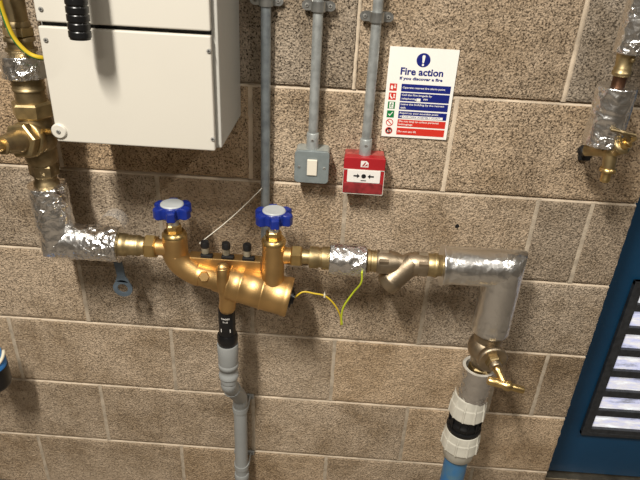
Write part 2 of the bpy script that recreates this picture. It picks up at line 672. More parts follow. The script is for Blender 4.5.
# mortar slab, slightly recessed, filling the wall to its back; bed joints tooled, upright joints nearly flush
wb.box(((XL + XR) / 2, 0.014 + 0.068, ZT / 2), (XR - XL - 0.002, 0.136, ZT), 1)
zj = [1.35 - 0.225 * k for k in range(-4, 6)]
for row in range(-1, 11):
    zt = 1.35 + 0.225 * (1 - row)
    zb = zt - 0.225
    if zb < -0.01 or zt > 1.9:
        continue
    off = 0.0 if row % 2 == 0 else 0.225
    js = [off + 0.45 * k for k in range(-6, 5)]
    js = [j for j in js if XL + .05 < j < XR - .05]
    if row % 2 == 0:
        js = [j for j in js if j < 1.4] + ([1.476] if row in (2, 4) else [])
    for j in js:
        n = 30
        pts, fs = [], []
        for i in range(n + 1):
            z = zb + 0.002 + (0.225 - 0.004) * i / n
            wj = .0085 if (row == 0 and j > 1.3) else .0055 if row < 2 else .0070
            w0 = wj + noise.noise(V((j * 3, 1, z * 70))) * 0.0025
            w1 = wj + noise.noise(V((j * 3, 9, z * 70))) * 0.0025
            y = 0.0012 + noise.noise(V((j, 5, z * 30))) * 0.001
            pts += [(j - w0, 0.014 if row < 1 else .002, z), (j - w0 * .6, y, z), (j + w1 * .6, y, z), (j + w1, 0.014 if row < 1 else .002, z)]
        for i in range(n):
            for q in range(3):
                fs.append([i * 4 + q, i * 4 + q + 1, (i + 1) * 4 + q + 1, (i + 1) * 4 + q])
        wb.add(pts, fs, 1 if row < 2 else 2, True)
    # bed joint ribbon, leaning outwards at its lower edge
    n = int((XR - XL) / 0.01)
    pts, fs = [], []
    for i in range(n + 1):
        x = XL + (XR - XL) * i / n
        w = noise.noise(V((x * 55, zb, 2))) * 0.0014
        y = 0.0005 + noise.noise(V((x * 30, zb, 4))) * 0.0012
        pts += [(x, 0.013, zb + 0.0047), (x, 0.0125, zb + 0.0010), (x, y + .005, zb - 0.0018), (x, y, zb - 0.0045), (x, 0.003, zb - 0.0070 + w)]
    for i in range(n):
        for q in range(4):
            fs.append([i * 5 + q, i * 5 + q + 1, (i + 1) * 5 + q + 1, (i + 1) * 5 + q])
    wb.add(pts, fs, 1, True)
wall = struct(wb.build('wall_back', ['block', 'mortar', 'mortar_smear'], None, recalc=False))
hp = at(457, 226)
h = MB().turn(hp + V((0, -0.0012, 0)), hp + V((0, 0.002, 0)), [(0, 0.0052), (0.5, 0.0048), (0.5, 0.004), (1, 0.001)], seg=16)
ho = h.build('drilled_hole', 'ink', wall)
h = at(457, 226)

fl = MB().box((0.8, -1.5, -0.05), (5.2, 4.2, 0.1))
struct(fl.build('floor', 'floor'))
# wall beyond the door
w2 = MB().box((2.94, 0.075, ZT / 2), (0.76, 0.15, ZT))
w2.box((2.07, .075, 2.6), (.99, .15, 1.1))
struct(w2.build('wall_right', 'mortar'))

# ------------------------------------------------------------------ blue door with its vent
YD = 0.155
dl = MB()
dl.box(((1.5 + 2.58) / 2, YD + 0.022, 1.065), (1.08, 0.044, 2.01), 0, 0.002)
struct(MB().box((2.04, YD + .02, .028), (1.08, .10, .056), 0, .003).build('trim_1', 'gunmetal'))
door = struct(dl.build('door_1', 'door'))
fTL = at(632, 279, -YD)
fBL = at(581, 432, -YD)
fx0 = (fTL.x + fBL.x) / 2
fx1 = fx0 + 0.50
fz0, fz1 = fBL.z, fTL.z
fm = MB()
fr = 0.026
for c, s_ in (((fx0 + fr / 2, YD - .006, (fz0 + fz1) / 2), (fr, .016, fz1 - fz0)), ((fx1 - fr / 2, YD - .006, (fz0 + fz1) / 2), (fr, .016, fz1 - fz0)),
              (((fx0 + fx1) / 2, YD - .0062, fz0 + .007), (fx1 - fx0, .016, .014)), (((fx0 + fx1) / 2, YD - .0062, fz1 - .007), (fx1 - fx0, .016, .014))):
    fm.box(c, s_, 0, 0.002)
frame = fm.build('louvre_frame', 'louvre', door)
tops = [(637.5, 292, 302), (632, 309, 325), (624, 331, 346), (616.5, 352, 367), (609, 373, 387), (603, 393, 408), (596, 413, 430)]
zz = [(at(x, a, -YD).z, at(x, b, -YD).z) for x, a, b in tops]
pitch = (zz[1][0] - zz[-1][0]) / 5
z_low = zz[-1][0]
i = 0
pz = []
while z_low + pitch * i < fz1 - 0.012:
    pz.append(z_low + pitch * i)
    i += 1
for i, zt in enumerate(pz):
    hh = pitch * 0.70
    x0, x1 = fx0 + fr - 0.001, fx1 - fr + 0.001
    p = MB()
    p.add([(x0, YD - .004, zt), (x1, YD - .004, zt), (x1, YD - .0015, zt - hh), (x0, YD - .0015, zt - hh)], [[0, 1, 2, 3]])
    p.add([(x0, YD + .001, zt), (x1, YD + .001, zt), (x1, YD + .001, zt - hh), (x0, YD + .001, zt - hh)], [[0, 1, 2, 3]])
    p.build('louvre_pane', 'pane', frame)
    s_ = MB()
    s_.box(((x0 + x1) / 2, YD - .006, zt - hh - pitch * .15), (x1 - x0, .014, pitch * .31), 0, 0.0015)
    s_.build('louvre_slat', 'louvre', frame)

# ------------------------------------------------------------------ white cabinet
DF = 0.235
cx0, cx1 = 0.345, 0.645
zb_ = at(217, 151.5, DF).z
zg = (at(42, 24, DF).z + at(215, 34, DF).z) / 2
ztop = 1.72
cab = thing('electrical_cabinet', 'large white wall cabinet with split front cover above the foil elbow', 'cabinet', ((cx0 + cx1) / 2, -0.1, zb_))
b = MB()
b.box(((cx0 + cx1) / 2 + .004, -(DF - .017 + .002) / 2, (zb_ + ztop) / 2), (cx1 - cx0 + .011, DF - .017 - .002, ztop - zb_ - .001), 0, 0.003)
b.build('body', 'grey_side', cab)
b = MB()
b.box(((cx0 + cx1) / 2, -DF + .0162, (zb_ + ztop) / 2), (cx1 - cx0 - .004, .004, ztop - zb_ - .012))
b.build('seal', 'seal', cab)
for name, z0, z1 in (('lower_cover', zb_, zg - .0035), ('upper_cover', zg + .0035, ztop)):
    b = MB()
    b.box(((cx0 + cx1) / 2, -DF + .0072, (z0 + z1) / 2), (cx1 - cx0, .0144, z1 - z0), 0, 0.003, seg=3)
    c_ = b.build('front_cover', 'white', cab)
    if name == 'lower_cover':
        c_low = c_
    for (px, py) in (((46, 40), (209, 51), (213, 139)) if name == 'lower_cover' else ((41, 9),)):
        q = at(px, py, DF)
        q.y = -DF - .0002
        if (px, py) == (60, 130):
            q.x += 0.004
        screw(c_, q, 0.0042)
q = at(60.5, 131, DF)
MB().turn((q.x - .002, -DF + .001, q.z), (q.x - .002, -DF - .004, q.z), [(0, .0145), (.7, .0145), (1, .012)], seg=32).build('corner_boss', 'white', c_low)
screw(c_low, (q.x - .002, -DF - .004, q.z), .0042)
g_ = at(72, 145, .19)
b = MB().turn((g_.x, -.17, zb_ + .004), (g_.x, -.17, zb_ - .012), [(0, .024), (.6, .024), (1, .019)], seg=28)
lab(b.build('cable_gland', 'gloss_black', cab), 'black cable gland under the cabinet')

# black ribbed flexible conduit
DH = 0.30
p0, p1 = at(80.5, 39, DH), at(76, 0, DH)
up_ = V((p1.x + (p1.x - p0.x) * 3, p1.y, 3.05))
b = MB()
ax = dense([p0, p1, up_], 0.0008)
per = 0.0125
rr = []
s_ = 0
for i, p in enumerate(ax):
    if i:
        s_ += (ax[i] - ax[i - 1]).length
    ph = (s_ % per) / per
    rr.append(0.0178 * (1 - 0.09 * (1 if ph < 0.22 else 0)))
rr[0] = 0.0165
b.sweep(ax, rr, 32)
tag(b.build('flexible_conduit', 'gloss_black'), 'black ribbed flexible conduit hanging open-ended in front of white cabinet', 'conduit')

# ------------------------------------------------------------------ steel conduits, saddles, switch, call point
def conduit(x, ztop_, zend, r, d, m, label):
    b = MB()
    b.turn((x, -d, zend), (x, -d, ztop_), [(0, r), (1, r)], seg=28)
    return tag(b.build('steel_conduit', m), label, 'conduit', 'galvanised conduits running down the wall')


CXS = [0.712, 0.8175, 0.935]
c1 = conduit(CXS[0], 2.35, 0.98, .0105, .022, 'galv_dark', 'grey steel conduit closest to the white cabinet, passing behind blue handwheel')
swz1 = at(310, 149, .05).z
c2 = conduit(CXS[1], 2.35, swz1 + .004, .0105, .030, 'galv', 'grey steel conduit dropping into top of grey light switch box')
cpz1 = at(363, 151, .05).z
c3 = conduit(CXS[2], 2.35, cpz1 + .004, .0105, .030, 'galv', 'grey steel conduit dropping into top of red fire call point')
for i, (x, py, d, lb) in enumerate(((CXS[0], 5, .022, 'zinc saddle clip on the conduit nearest the cabinet'), (CXS[1], 6.5, .030, 'zinc saddle clip on the conduit above the light switch'), (CXS[2], 14, .030, 'zinc saddle clip on the conduit above the red call point'))):
    z = at(320, py - 1 if i == 0 else py, d).z
    t = thing('conduit_saddle', lb, 'pipe clip', (x, -d, z - .01), 'saddle clips on the steel conduits')
    b = MB()
    w = .0095
    rr_ = .0128
    ring = [(-.026, -.0075), (-rr_, -.0075)] + [(-rr_ * math.cos(a), -d - rr_ * math.sin(a)) for a in [PI * k / 14 for k in range(15)]] + [(rr_, -.0075), (.026, -.0075)]
    ring = [(-.0245, -d + .012), (-rr_ - .001, -d + .012)] + [(-rr_ * math.cos(PI * k / 14), -d - rr_ * math.sin(PI * k / 14)) for k in range(15)] + [(rr_ + .001, -d + .012), (.0245, -d + .012)]
    th = .0018
    vs, fs = [], []
    for zz_ in (z - w, z + w):
        for (a, y) in ring:
            n_ = V((a, y + d)).normalized() if abs(a) < rr_ + .0005 else V((0, -1))
            vs.append((x + a, y, zz_))
            vs.append((x + a + n_.x * th, y + n_.y * th, zz_))
    n = len(ring)
    for k in range(n - 1):
        a, b_, c, e = 2 * k, 2 * k + 1, 2 * k + 2, 2 * k + 3
        A_, B_, C_, E_ = a + 2 * n, b_ + 2 * n, c + 2 * n, e + 2 * n
        fs += [[b_, e, E_, B_], [a, c, C_, A_], [a, b_, e, c], [A_, B_, E_, C_]]
    fs += [[0, 1, 2 * n + 1, 2 * n], [2 * n - 2, 2 * n - 1, 4 * n - 1, 4 * n - 2]]
    b.add(vs, fs)
    for sx in (-1, 1):                               # rounded ears
        b.turn((x + sx * .0245, -d + .0123, z), (x + sx * .0245, -d + .0117 - th, z), [(0, w), (1, w)], seg=20)
    b.build('strap', 'zinc', t)
    b = MB().box((x, -(d - .012) / 2, z), (.05, d - .013, .018), 0, .001)
    b.build('spacer', 'zinc', t)
    for sx in (-1, 1):
        screw(t, (x + sx * .0235, -d + .0116 - th, z), .0045)

sw0, sw1 = at(293, 150, .05), at(329, 183, .05)
swc = V(((sw0.x + sw1.x) / 2 + .001, 0, (at(310, 151, .05).z + at(310, 183, .05).z) / 2))
sw_w, sw_h = 0.077, at(310, 151, .05).z - at(310, 183, .05).z


def rrect(cx, cz, w, h, r, n=6):
    out = []
    for sx, sz, a0 in ((1, 1, 0), (-1, 1, 90), (-1, -1, 180), (1, -1, 270)):
        for k in range(n + 1):
            a = math.radians(a0 + 90 * k / n)
            out.append((cx + sx * (w / 2 - r) + r * math.cos(a), cz + sz * (h / 2 - r) + r * math.sin(a)))
    return out


t = thing('light_switch', 'grey metal light switch box with cream rocker below the middle conduit', 'switch', (swc.x, -.02, swc.z - sw_h / 2))
MB().plate(rrect(swc.x, swc.z, sw_w - .002, sw_h - .002, .008), -.044, -.0005).build('back_box', 'switch_top', t)
fp = MB().plate(rrect(swc.x, swc.z, sw_w, sw_h, .009), -.0515, -.044, 0, .002).build('face_plate', 'switch', t)
rc = MB()
rc.box((swc.x + .001, -.0535, swc.z + .001), (.022, .006, .037), 0, .001, Matrix.Rotation(math.radians(4), 3, 'X'))
lab(rc.build('rocker', 'rocker', fp), 'cream rocker switch')
for sx in (-1, 1):
    screw(fp, (swc.x + sx * .028, -.0517, swc.z), .003)
ad = MB()
ad.turn((CXS[1], -.030, swc.z + sw_h / 2 - .001), (CXS[1], -.030, swc.z + sw_h / 2 + .036), [(0, .0135), (.95, .0135), (1, .0125)], seg=28)
adp = ad.build('conduit_coupler', 'galv', t)
screw(adp, (CXS[1], -.0433, swc.z + sw_h / 2 + .022), .0035)

# call point
cz1, cz0 = at(363, 157, .05).z, at(363, 194, .055).z
cxc = (at(344, 172, .055).x + at(384, 172, .055).x) / 2
cw, ch_ = at(384.5, 172, .055).x - at(343, 172, .055).x, cz1 - cz0
t = thing('fire_call_point', 'red square fire alarm call point with white arrow panel', 'fire alarm call point', (cxc, -.02, cz0))
MB().plate(rrect(cxc, (cz0 + cz1) / 2, cw - .003, ch_ - .002, .004), -.036, -.0005, 0, .001).build('housing', 'red_dusty', t)
ff = MB()
ff.plate(rrect(cxc, (cz0 + cz1) / 2, cw, ch_, .005), -.056, -.036, 0, .002)
face = ff.build('front_cover', 'red', t)
zc = (cz0 + cz1) / 2
e_ = MB()                                            # pale moulded rim lines
for (x0, z0, x1, z1) in ((-.5, .17, .5, .185), (-.5, -.5, .5, -.488), (-.5, -.5, -.488, .18), (.488, -.5, .5, .18)):
    e_.box((cxc + (x0 + x1) / 2 * cw, -.0567, zc + (z0 + z1) / 2 * ch_), ((x1 - x0) * cw, .0016, (z1 - z0) * ch_), 0)
lab(e_.build('cover_rim', 'foil_edge', face), 'dusty pale edge of the clear cover')
lf = MB().plate(rrect(cxc, zc - .325 * ch_, cw * .93, ch_ * .29, .003), -.0585, -.055, 0, .001)
lab(lf.build('hinged_flap', 'red_clear', face), 'dusty dark red lower flap')
pw = MB().plate(rrect(cxc, zc + .005 * ch_, cw * .80, ch_ * .34, .002), -.0585, -.055, 0, .0005)
pnl = lab(pw.build('press_panel', 'pc_white', face), 'white panel with black dot and two arrows')
a_ = MB()
zz_ = zc + .015 * ch_
yy = -.0589
ngon(a_, circle(cxc, zz_, .0052, 24), yy)
for sx in (-1, 1):
    ngon(a_, [(cxc + sx * .0085, zz_), (cxc + sx * .0145, zz_ + .0055), (cxc + sx * .0145, zz_ + .0018), (cxc + sx * .0225, zz_ + .0018), (cxc + sx * .0225, zz_ - .0018), (cxc + sx * .0145, zz_ - .0018), (cxc + sx * .0145, zz_ - .0055)][::sx], yy)
ngon(a_, [(cxc - .006, zz_ - .0095), (cxc + .006, zz_ - .0095), (cxc + .006, zz_ - .0115), (cxc - .006, zz_ - .0115)], yy)
a_.build('arrow_marks', 'ink', pnl)
w_ = MB()                                            # white flame-in-house emblem on the top band
zt_ = zc + .335 * ch_
ngon(w_, [(cxc - .0085, zt_ - .007), (cxc + .0085, zt_ - .007), (cxc + .0085, zt_ + .003), (cxc + .004, zt_ + .0075), (cxc - .0085, zt_ + .0075)], -.0565)
ngon(w_, [(cxc - .006, zt_ - .005), (cxc + .001, zt_ + .005), (cxc + .003, zt_ + .004), (cxc - .002, zt_ - .005)], -.0568, 1)
ngon(w_, [(cxc - .001, zt_ - .005), (cxc + .006, zt_ + .001), (cxc + .007, zt_ - .004)], -.0568, 1)
w_.build('emblem', ['pc_white', 'red'], face)
ad = MB()
ad.turn((CXS[2], -.030, cz1 - .001), (CXS[2], -.030, cz1 + .036), [(0, .0135), (.95, .0135), (1, .0125)], seg=28)
adp = ad.build('conduit_coupler', 'galv', t)
screw(adp, (CXS[2], -.0433, cz1 + .024), .0035)

# ------------------------------------------------------------------ fire action sign
SX0, SX1, SZ0, SZ1 = 0.969, 1.113, 1.2535, 1.447
SW, SH = SX1 - SX0, SZ1 - SZ0
YS = -.0045
U = lambda u: SX0 + u * SW
Z = lambda v: SZ1 - v * SH
t = thing('fire_action_sign', 'white fire action notice with blue and red instruction bars', 'sign', (U(.5), 0, SZ0))
pl = MB().plate([(SX0, SZ0), (SX1, SZ0), (SX1, SZ1), (SX0, SZ1)], YS, -.0008).build('sign_board', 'sign_white', t)
s_ = MB()
ngon(s_, circle(U(.5), Z(.125), .0145, 40), YS - .0003)
mand = s_.build('mandatory_disc', 'sign_blue', pl)
s_ = MB()
ngon(s_, circle(U(.5), Z(.175), .0024, 20), YS - .0006)
ngon(s_, [(U(.5) - .0017, Z(.155)), (U(.5) + .0017, Z(.155)), (U(.5) + .0032, Z(.085)), (U(.5) + .002, Z(.072)), (U(.5) - .002, Z(.072)), (U(.5) - .0032, Z(.085))], YS - .0006)
s_.build('exclamation_mark', 'sign_white', pl)
s_ = MB()
letters(s_, 'Fire action', U(.5), Z(.252), .625 * SW, .0155, YS - .0004, 0, .028)
s_.build('title_lettering', 'sign_blue', pl)
s_ = MB()
letters(s_, 'if you discover a fire', U(.5), Z(.333), .63 * SW, .0085, YS - .0004, 0, .035)
s_.build('subtitle_lettering', 'sign_blue', pl)
bars = [(.389, .474, 'sign_blue', [('Operate nearest fire alarm point', .90)]),
        (.487, .580, 'sign_blue', [('Call the Fire brigade by', .64), ('telephoning        999', .56)]),
        (.594, .677, 'sign_blue', [('Leave the building by the nearest', .93), ('exit', .11)]),
        (.694, .777, 'sign_blue', [('Report to your assembly point', .83), ('at', .05)]),
        (.790, .872, 'sign_red', [('Do not stop to collect personal', .86), ('belongings', .30)]),
        (.888, .970, 'sign_red', [('Do not use lift', .40)])]
for v0, v1, c_, tx in bars:
    s_ = MB()
    ngon(s_, [(U(.225), Z(v1)), (U(.955), Z(v1)), (U(.955), Z(v0)), (U(.225), Z(v0))], YS - .0003)
    bar = s_.build('instruction_bar', c_, pl)
    s_ = MB()
    n = len(tx)
    for k, (s, wf) in enumerate(tx):
        zc_ = Z(v0 + (v1 - v0) * ((k + .5) / n if n > 1 else .5) + (.003 if n > 1 and k == 0 else -.003 if n > 1 else 0))
        letters(s_, s, U(.245), zc_, wf * .70 * SW, .0054 if any(q in s for q in 'pgy') else .0045, YS - .0006, 0, .014, left=True)
    if 'Report' in tx[0][0]:
        ngon(s_, [(U(.285), Z(.773)), (U(.90), Z(.773)), (U(.90), Z(.742)), (U(.285), Z(.742))], YS - .0006)
        letters(s_, 'CAR PARK ASSEMBLY POINT', U(.30), Z(.757), .56 * SW, .0036, YS - .0008, 1, 0, left=True)
    if 'Call' in tx[0][0]:
        ngon(s_, [(U(.47), Z(.576)), (U(.53), Z(.576)), (U(.53), Z(.542)), (U(.47), Z(.542))], YS - .0006)
    s_.build('instruction_lettering', ['sign_white', 'sign_blue'], pl)
icons = [(.432, 'sign_red', 'alarm'), (.533, 'sign_red', 'phone'), (.634, 'sign_green', 'exit'), (.735, 'sign_green', 'tick'), (.832, None, 'ban'), (.928, None, 'lift')]
ih = .0078
for v, c_, kind in icons:
    x_, z_ = U(.105), Z(v)
    s_ = MB()
    y1, y2 = YS - .0003, YS - .0006
    if c_:
        ngon(s_, [(x_ - ih, z_ - ih), (x_ + ih, z_ - ih), (x_ + ih, z_ + ih), (x_ - ih, z_ + ih)], y1, 0)
        if kind == 'alarm':
            ngon(s_, [(x_ - .005, z_ - .004), (x_ - .001, z_ - .005), (x_, z_ + .001), (x_ - .0035, z_ + .005), (x_ - .0055, z_ + .001)], y2, 1)
            ngon(s_, circle(x_ + .0035, z_, .0022, 12), y2, 1)
            ngon(s_, [(x_ + .002, z_ + .0035), (x_ + .0055, z_ + .0035), (x_ + .0055, z_ + .0055), (x_ + .002, z_ + .0055)], y2, 1)
        elif kind == 'phone':
            ngon(s_, [(x_ - .0055, z_ + .005), (x_ - .003, z_ + .0055), (x_ - .0035, z_ + .001), (x_, z_ - .0025), (x_ + .001, z_ - .005), (x_ - .002, z_ - .0055), (x_ - .0055, z_ - .0005)], y2, 1)
            ngon(s_, circle(x_ + .0038, z_ + .003, .002, 12), y2, 1)
            ngon(s_, circle(x_ + .0038, z_ - .002, .002, 12), y2, 1)
        elif kind == 'exit':
            ngon(s_, [(x_ - .0045, z_ - .0068), (x_ + .0045, z_ - .0068), (x_ + .0045, z_ + .0068), (x_ - .0045, z_ + .0068)], y2, 1)
            ngon(s_, circle(x_ + .0005, z_ + .0045, .0014, 10), y2 - .0002, 0)
            for a, b_ in (((0, .003), (-.001, -.001)), ((-.001, -.001), (.002, -.003)), ((.002, -.003), (.001, -.0062)), ((-.001, -.001), (-.003, -.0055)), ((0, .0025), (.003, .001)), ((0, .0025), (-.003, 0))):
                a2, b2 = V(a), V(b_)
                n_ = (b2 - a2).normalized().orthogonal() * .0006
                ngon(s_, [(x_ + q.x, z_ + q.y) for q in (a2 + n_, b2 + n_, b2 - n_, a2 - n_)], y2 - .0002, 0)
        else:
            ngon(s_, [(x_ - .005, z_ - .0005), (x_ - .0015, z_ - .0045), (x_ + .0055, z_ + .0045), (x_ + .004, z_ + .0052), (x_ - .0015, z_ - .0018), (x_ - .0035, z_ + .001)], y2, 1)
        s_.build('pictogram', [c_, 'sign_white'], pl)
    else:
        if kind == 'lift':
            ngon(s_, circle(x_, z_, ih * .8, 28), y1, 2)
            for q in (-.0025, .0005, .0035):
                ngon(s_, [(x_ + q - .0008, z_ - .0035), (x_ + q + .0008, z_ - .0035), (x_ + q + .0008, z_ + .002), (x_ + q - .0008, z_ + .002)], y2, 1)
        o = circle(x_, z_, ih * 1.02, 32)
        i_ = circle(x_, z_, ih * .82, 32)
        s_.add([(p[0], y2, p[1]) for p in o + i_], [[k, (k + 1) % 32, 32 + (k + 1) % 32, 32 + k] for k in range(32)], 0)
        ngon(s_, [(x_ - .0055, z_ + .0042), (x_ - .0042, z_ + .0055), (x_ + .0055, z_ - .0042), (x_ + .0042, z_ - .0055)], y2 - .0001, 0)
        s_.build('pictogram', ['sign_red', 'sign_white', 'ink'], pl)

# ------------------------------------------------------------------ helpers for pipework
D = 0.13                                              # the pipe run stands this far off the wall
ZR = 1.003                                            # height of the run's axis


def rx(px, z=None):
    """point on the horizontal run above a given survey column"""
    lo, hi = -0.2, 1.8
    zz = ZR if z is None else z
    for _ in range(40):
        m_ = (lo + hi) / 2
        q = V((m_, -D, zz)) - CC
        x = 320 + FPX * q.dot(CR[0]) / q.dot(CR[2])
        if x < px:
            lo = m_
        else:
            hi = m_
    return V(((lo + hi) / 2, -D, zz))


def vz(py, x, d=D):
    lo, hi = 0.0, 1.9
    for _ in range(40):
        m_ = (lo + hi) / 2
        q = V((x, -d, m_)) - CC
        y = 240 + FPX * q.dot(CR[1]) / q.dot(CR[2])
        if y > py:
            lo = m_
        else:
            hi = m_
    return V((x, -d, (lo + hi) / 2))


def crinkle(amp, fr, seed=0):
    def f(p):
        q = p * fr + V((seed, seed * 1.7, 0))
        a = 1 - abs(noise.noise(q)) * 2
        b_ = noise.noise(q * 2.3)
        return amp * (a * .6 + b_ * .5)
    return f


def foil_tube(name, pts, r, parent=None, amp=.0011, fr=38, seed=0, m='foil', seg=72, step=.003, flare=None):
    P = dense(pts, step)
    n = len(P)
    R_ = [r] * n
    if flare:
        for i in range(n):
            if i < 4:
                R_[i] = r * (1 + flare * (1 - i / 4))
    b = MB()
    b.sweep(P, R_, seg, 0, True, True, True, crinkle(amp, fr, seed))
    o = b.build(name, [m, 'foil_edge'], parent)
    return o


k13 = 0.00220

# ------------------------------------------------------------------ left riser: fittings, stop valve
XLp = 0.252
kL = 0.00190
lt = thing('riser_union', 'brass union and thick brass pipe at top left above foil collar', 'pipe fitting', vz(60, XLp))
b = MB()
zt0 = vz(-60, XLp)
b.turn(vz(21, XLp), zt0, [(0, 11.5), (1, 11.5)], kL)
b.turn(vz(26, XLp), vz(20.5, XLp), [(0, 13), (.5, 13), (1, 12)], kL)
b.build('pipe', 'brass_old', lt)
b = MB().nut(vz(36, XLp), vz(26, XLp), 14 * kL, phase=.2)
b.build('union_nut', 'brass', lt)
b = MB()
b.turn(vz(60, XLp), vz(36, XLp), [(0, 13), (.35, 13), (.4, 15.5), (.5, 15.5), (.52, 12.5), (.8, 12.5), (.82, 15), (.95, 15), (1, 13)], kL)
b.build('collar', 'brass_old', lt)
o = foil_tube('foil_collar', [vz(76, XLp), vz(54, XLp)], 22 * kL, None, .0032, 34, 3)
tag(o, 'crumpled silver foil band wrapped around brass pipe beside cabinet', 'pipe insulation')

sv = thing('stop_valve', 'large tarnished brass stop valve left of white cabinet, spindle to the left', 'valve', vz(190, XLp))
b = MB()
b.turn(vz(102, XLp), vz(76, XLp), [(0, 15), (.5, 15), (.5, 16.5), (.58, 16.5), (.6, 15.2), (.72, 16.6), (.76, 15.2), (.88, 16.6), (1, 15.6)], kL)
b.turn(vz(162, XLp), vz(112, XLp), [(0, 15), (.08, 17), (.22, 17), (.25, 16), (.5, 19), (.8, 17), (1, 16)], kL)
b.turn(vz(188, XLp), vz(160, XLp), [(0, 13.5), (.25, 13.5), (.3, 12), (.55, 12), (.6, 14), (.9, 14), (1, 15)], kL)
bc = vz(137, XLp)
b.ball(bc, 20 * kL, 0, (1, 1, 1.05))
body = b.build('valve_body', 'brass_old', sv)
MB().nut(vz(116, XLp), vz(101, XLp), 20 * kL, phase=.1).build('pipe_nut', 'brass', sv)
MB().nut(vz(175, XLp), vz(163, XLp), 15 * kL, phase=.35).build('lower_nut', 'brass_old', sv)
# bonnet towards the room and to the left
tipb = at(1, 145.5, 0.235)
ax_ = (tipb - bc)
q = lambda s: bc + ax_ * s
b = MB()
b.turn(q(.02), q(.36), [(0, 15), (.55, 17.5), (.6, 19.5), (.95, 19.5), (1, 18)], kL)
b.build('bonnet_flange', 'brass', sv)
MB().nut(q(.34), q(.54), 18 * kL, phase=.2).build('bonnet_nut', 'brass', sv)
b = MB()
b.turn(q(.5), q(1.0), [(0, 13.5), (.1, 12.5), (.55, 10.5), (.9, 9.8), (1, 9)], kL)
b.build('gland', 'brass_old', sv)
b = MB()
b.turn(q(.98), q(1.22), [(0, 6), (.9, 6), (1, 5)], kL)
b.build('spindle', 'brass_new', sv)
b = MB()
p_ = at(44, 131, .15)
b.turn(p_, at(53, 132, .165), [(0, 3.4), (.5, 3.4), (.5, 2.6), (1, 2.6)], kL, seg=6, smooth=False)
b.build('drain_plug', 'brass_new', sv)
b = MB()
b.turn(at(44, 155, D), at(54, 155.5, D), [(0, 5), (.9, 5), (1, 4)], kL, seg=6, smooth=False)
b.build('side_plug', 'brass_old', sv)

# left foil elbow
zc0 = vz(184, XLp)
cornL = V((XLp + .004, -D, ZR))
endL = rx(121)
o = foil_tube('foil_elbow', [zc0, cornL, endL], 19.3 * 0.00205, None, .0024, 30, 5, step=.0035)
tag(o, 'silver foil wrapped elbow below the stop valve, left of the bronze valve', 'pipe insulation')
# clear film loop hanging on its back
b = MB()
c0 = V((rx(108).x, -D + .035, ZR + .052))
vs, fs = [], []
for i in range(13):
    for j in range(5):
        a = PI * i / 12
        vs.append((c0.x + .030 * math.cos(a), c0.y - .01 + .010 * j, c0.z - .028 + .034 * math.sin(a) + .002 * noise.noise(V((i, j, 0)))))
for i in range(12):
    for j in range(4):
        fs.append([i * 5 + j, i * 5 + j + 1, (i + 1) * 5 + j + 1, (i + 1) * 5 + j])
b.add(vs, fs, 0, True)
b.build('clear_film', 'clear', o)

# earthing tag with ring
rc_ = at(123, 288, .10)
t = MB()
ro, ri = .0235, .0125
n = 40
top = at(116.5, 260, .10)
vs, fs = [], []
yy0, yy1 = -.102, -.098
for y in (yy0, yy1):
    for k in range(n):
        a = 2 * PI * k / n
        vs.append((rc_.x + ro * math.cos(a), y, rc_.z + ro * math.sin(a)))
    for k in range(n):
        a = 2 * PI * k / n
        vs.append((rc_.x + ri * math.cos(a), y, rc_.z + ri * math.sin(a)))
for k in range(n):
    k2 = (k + 1) % n
    fs += [[k, k2, n + k2, n + k], [2 * n + k, 2 * n + k2, 3 * n + k2, 3 * n + k], [k, k2, 2 * n + k2, 2 * n + k], [n + k, n + k2, 3 * n + k2, 3 * n + k]]
t.add(vs, fs)
t.plate([(top.x - .010, top.z + .02), (top.x + .010, top.z + .02), (rc_.x + .010, rc_.z + .035), (rc_.x + .018, rc_.z + .017), (rc_.x - .016, rc_.z + .019), (rc_.x - .010, rc_.z + .035)][::-1], yy0, yy1)
tag(t.build('ring_tag', 'tag'), 'flat blue-grey metal strap with round ring end, hanging under foil elbow', 'tag')

# ------------------------------------------------------------------ fittings left of the bronze valve
u = thing('union_coupling', 'brass union coupling between left foil elbow and bronze valve', 'pipe fitting', rx(133, ZR))
b = MB()
b.turn(rx(118), rx(147), [(0, 11), (.08, 12), (.3, 12), (.33, 10.4), (.42, 11.1), (.47, 10.4), (.56, 11.1), (.6, 10.4), (.7, 11.1), (.76, 10.8), (.8, 9.6), (1, 9.4)], k13)
b.build('sleeve', 'brass', u)
MB().nut(rx(146), rx(157), 12.2 * k13, phase=.5).build('nut', 'brass_new', u)

# ------------------------------------------------------------------ bronze backflow preventer
bp_ = thing('backflow_preventer', 'large golden bronze backflow valve with two blue handwheels', 'valve', at(226, 300, D))
xLw, xRw = rx(174, 1.05).x, rx(274, 1.05).x
kB = 0.00217
topL = vz(235, xLw)
# main casting: left riser, bend, inclined barrel
axis0 = at(196, 273.5, D + .004)
axis1 = at(290, 297.5, D + .014)
pathL = [topL, V((xLw, -D, vz(249, xLw).z)), at(175.5, 254, D), at(182, 264, D + .002), axis0, axis0.lerp(axis1, .06)]
P = smooth_path(pathL, 8)
b = MB()
b.sweep(P, [(12.6 + 1.2 * math.sin(min(1, i / len(P)) * PI)) * kB * (1 - .10 * i / len(P)) for i in range(len(P))], 40)
b.turn(axis0, axis1, [(0, 11.6), (.02, 12.6), (.05, 12.6), (.05, 12.0), (.20, 12.6), (.21, 13.6), (.30, 14.2), (.34, 16.5), (.345, 18.6), (.36, 19), (.365, 18.4), (.47, 19.2), (.475, 19.6), (.49, 19.6), (.495, 19), (.70, 20), (.705, 20.8), (.72, 20.8), (.725, 20.2), (.93, 20.8), (.94, 21.6), (.99, 21.6), (1, 20.8)], kB, 56)
sp = lambda s: axis0.lerp(axis1, s)
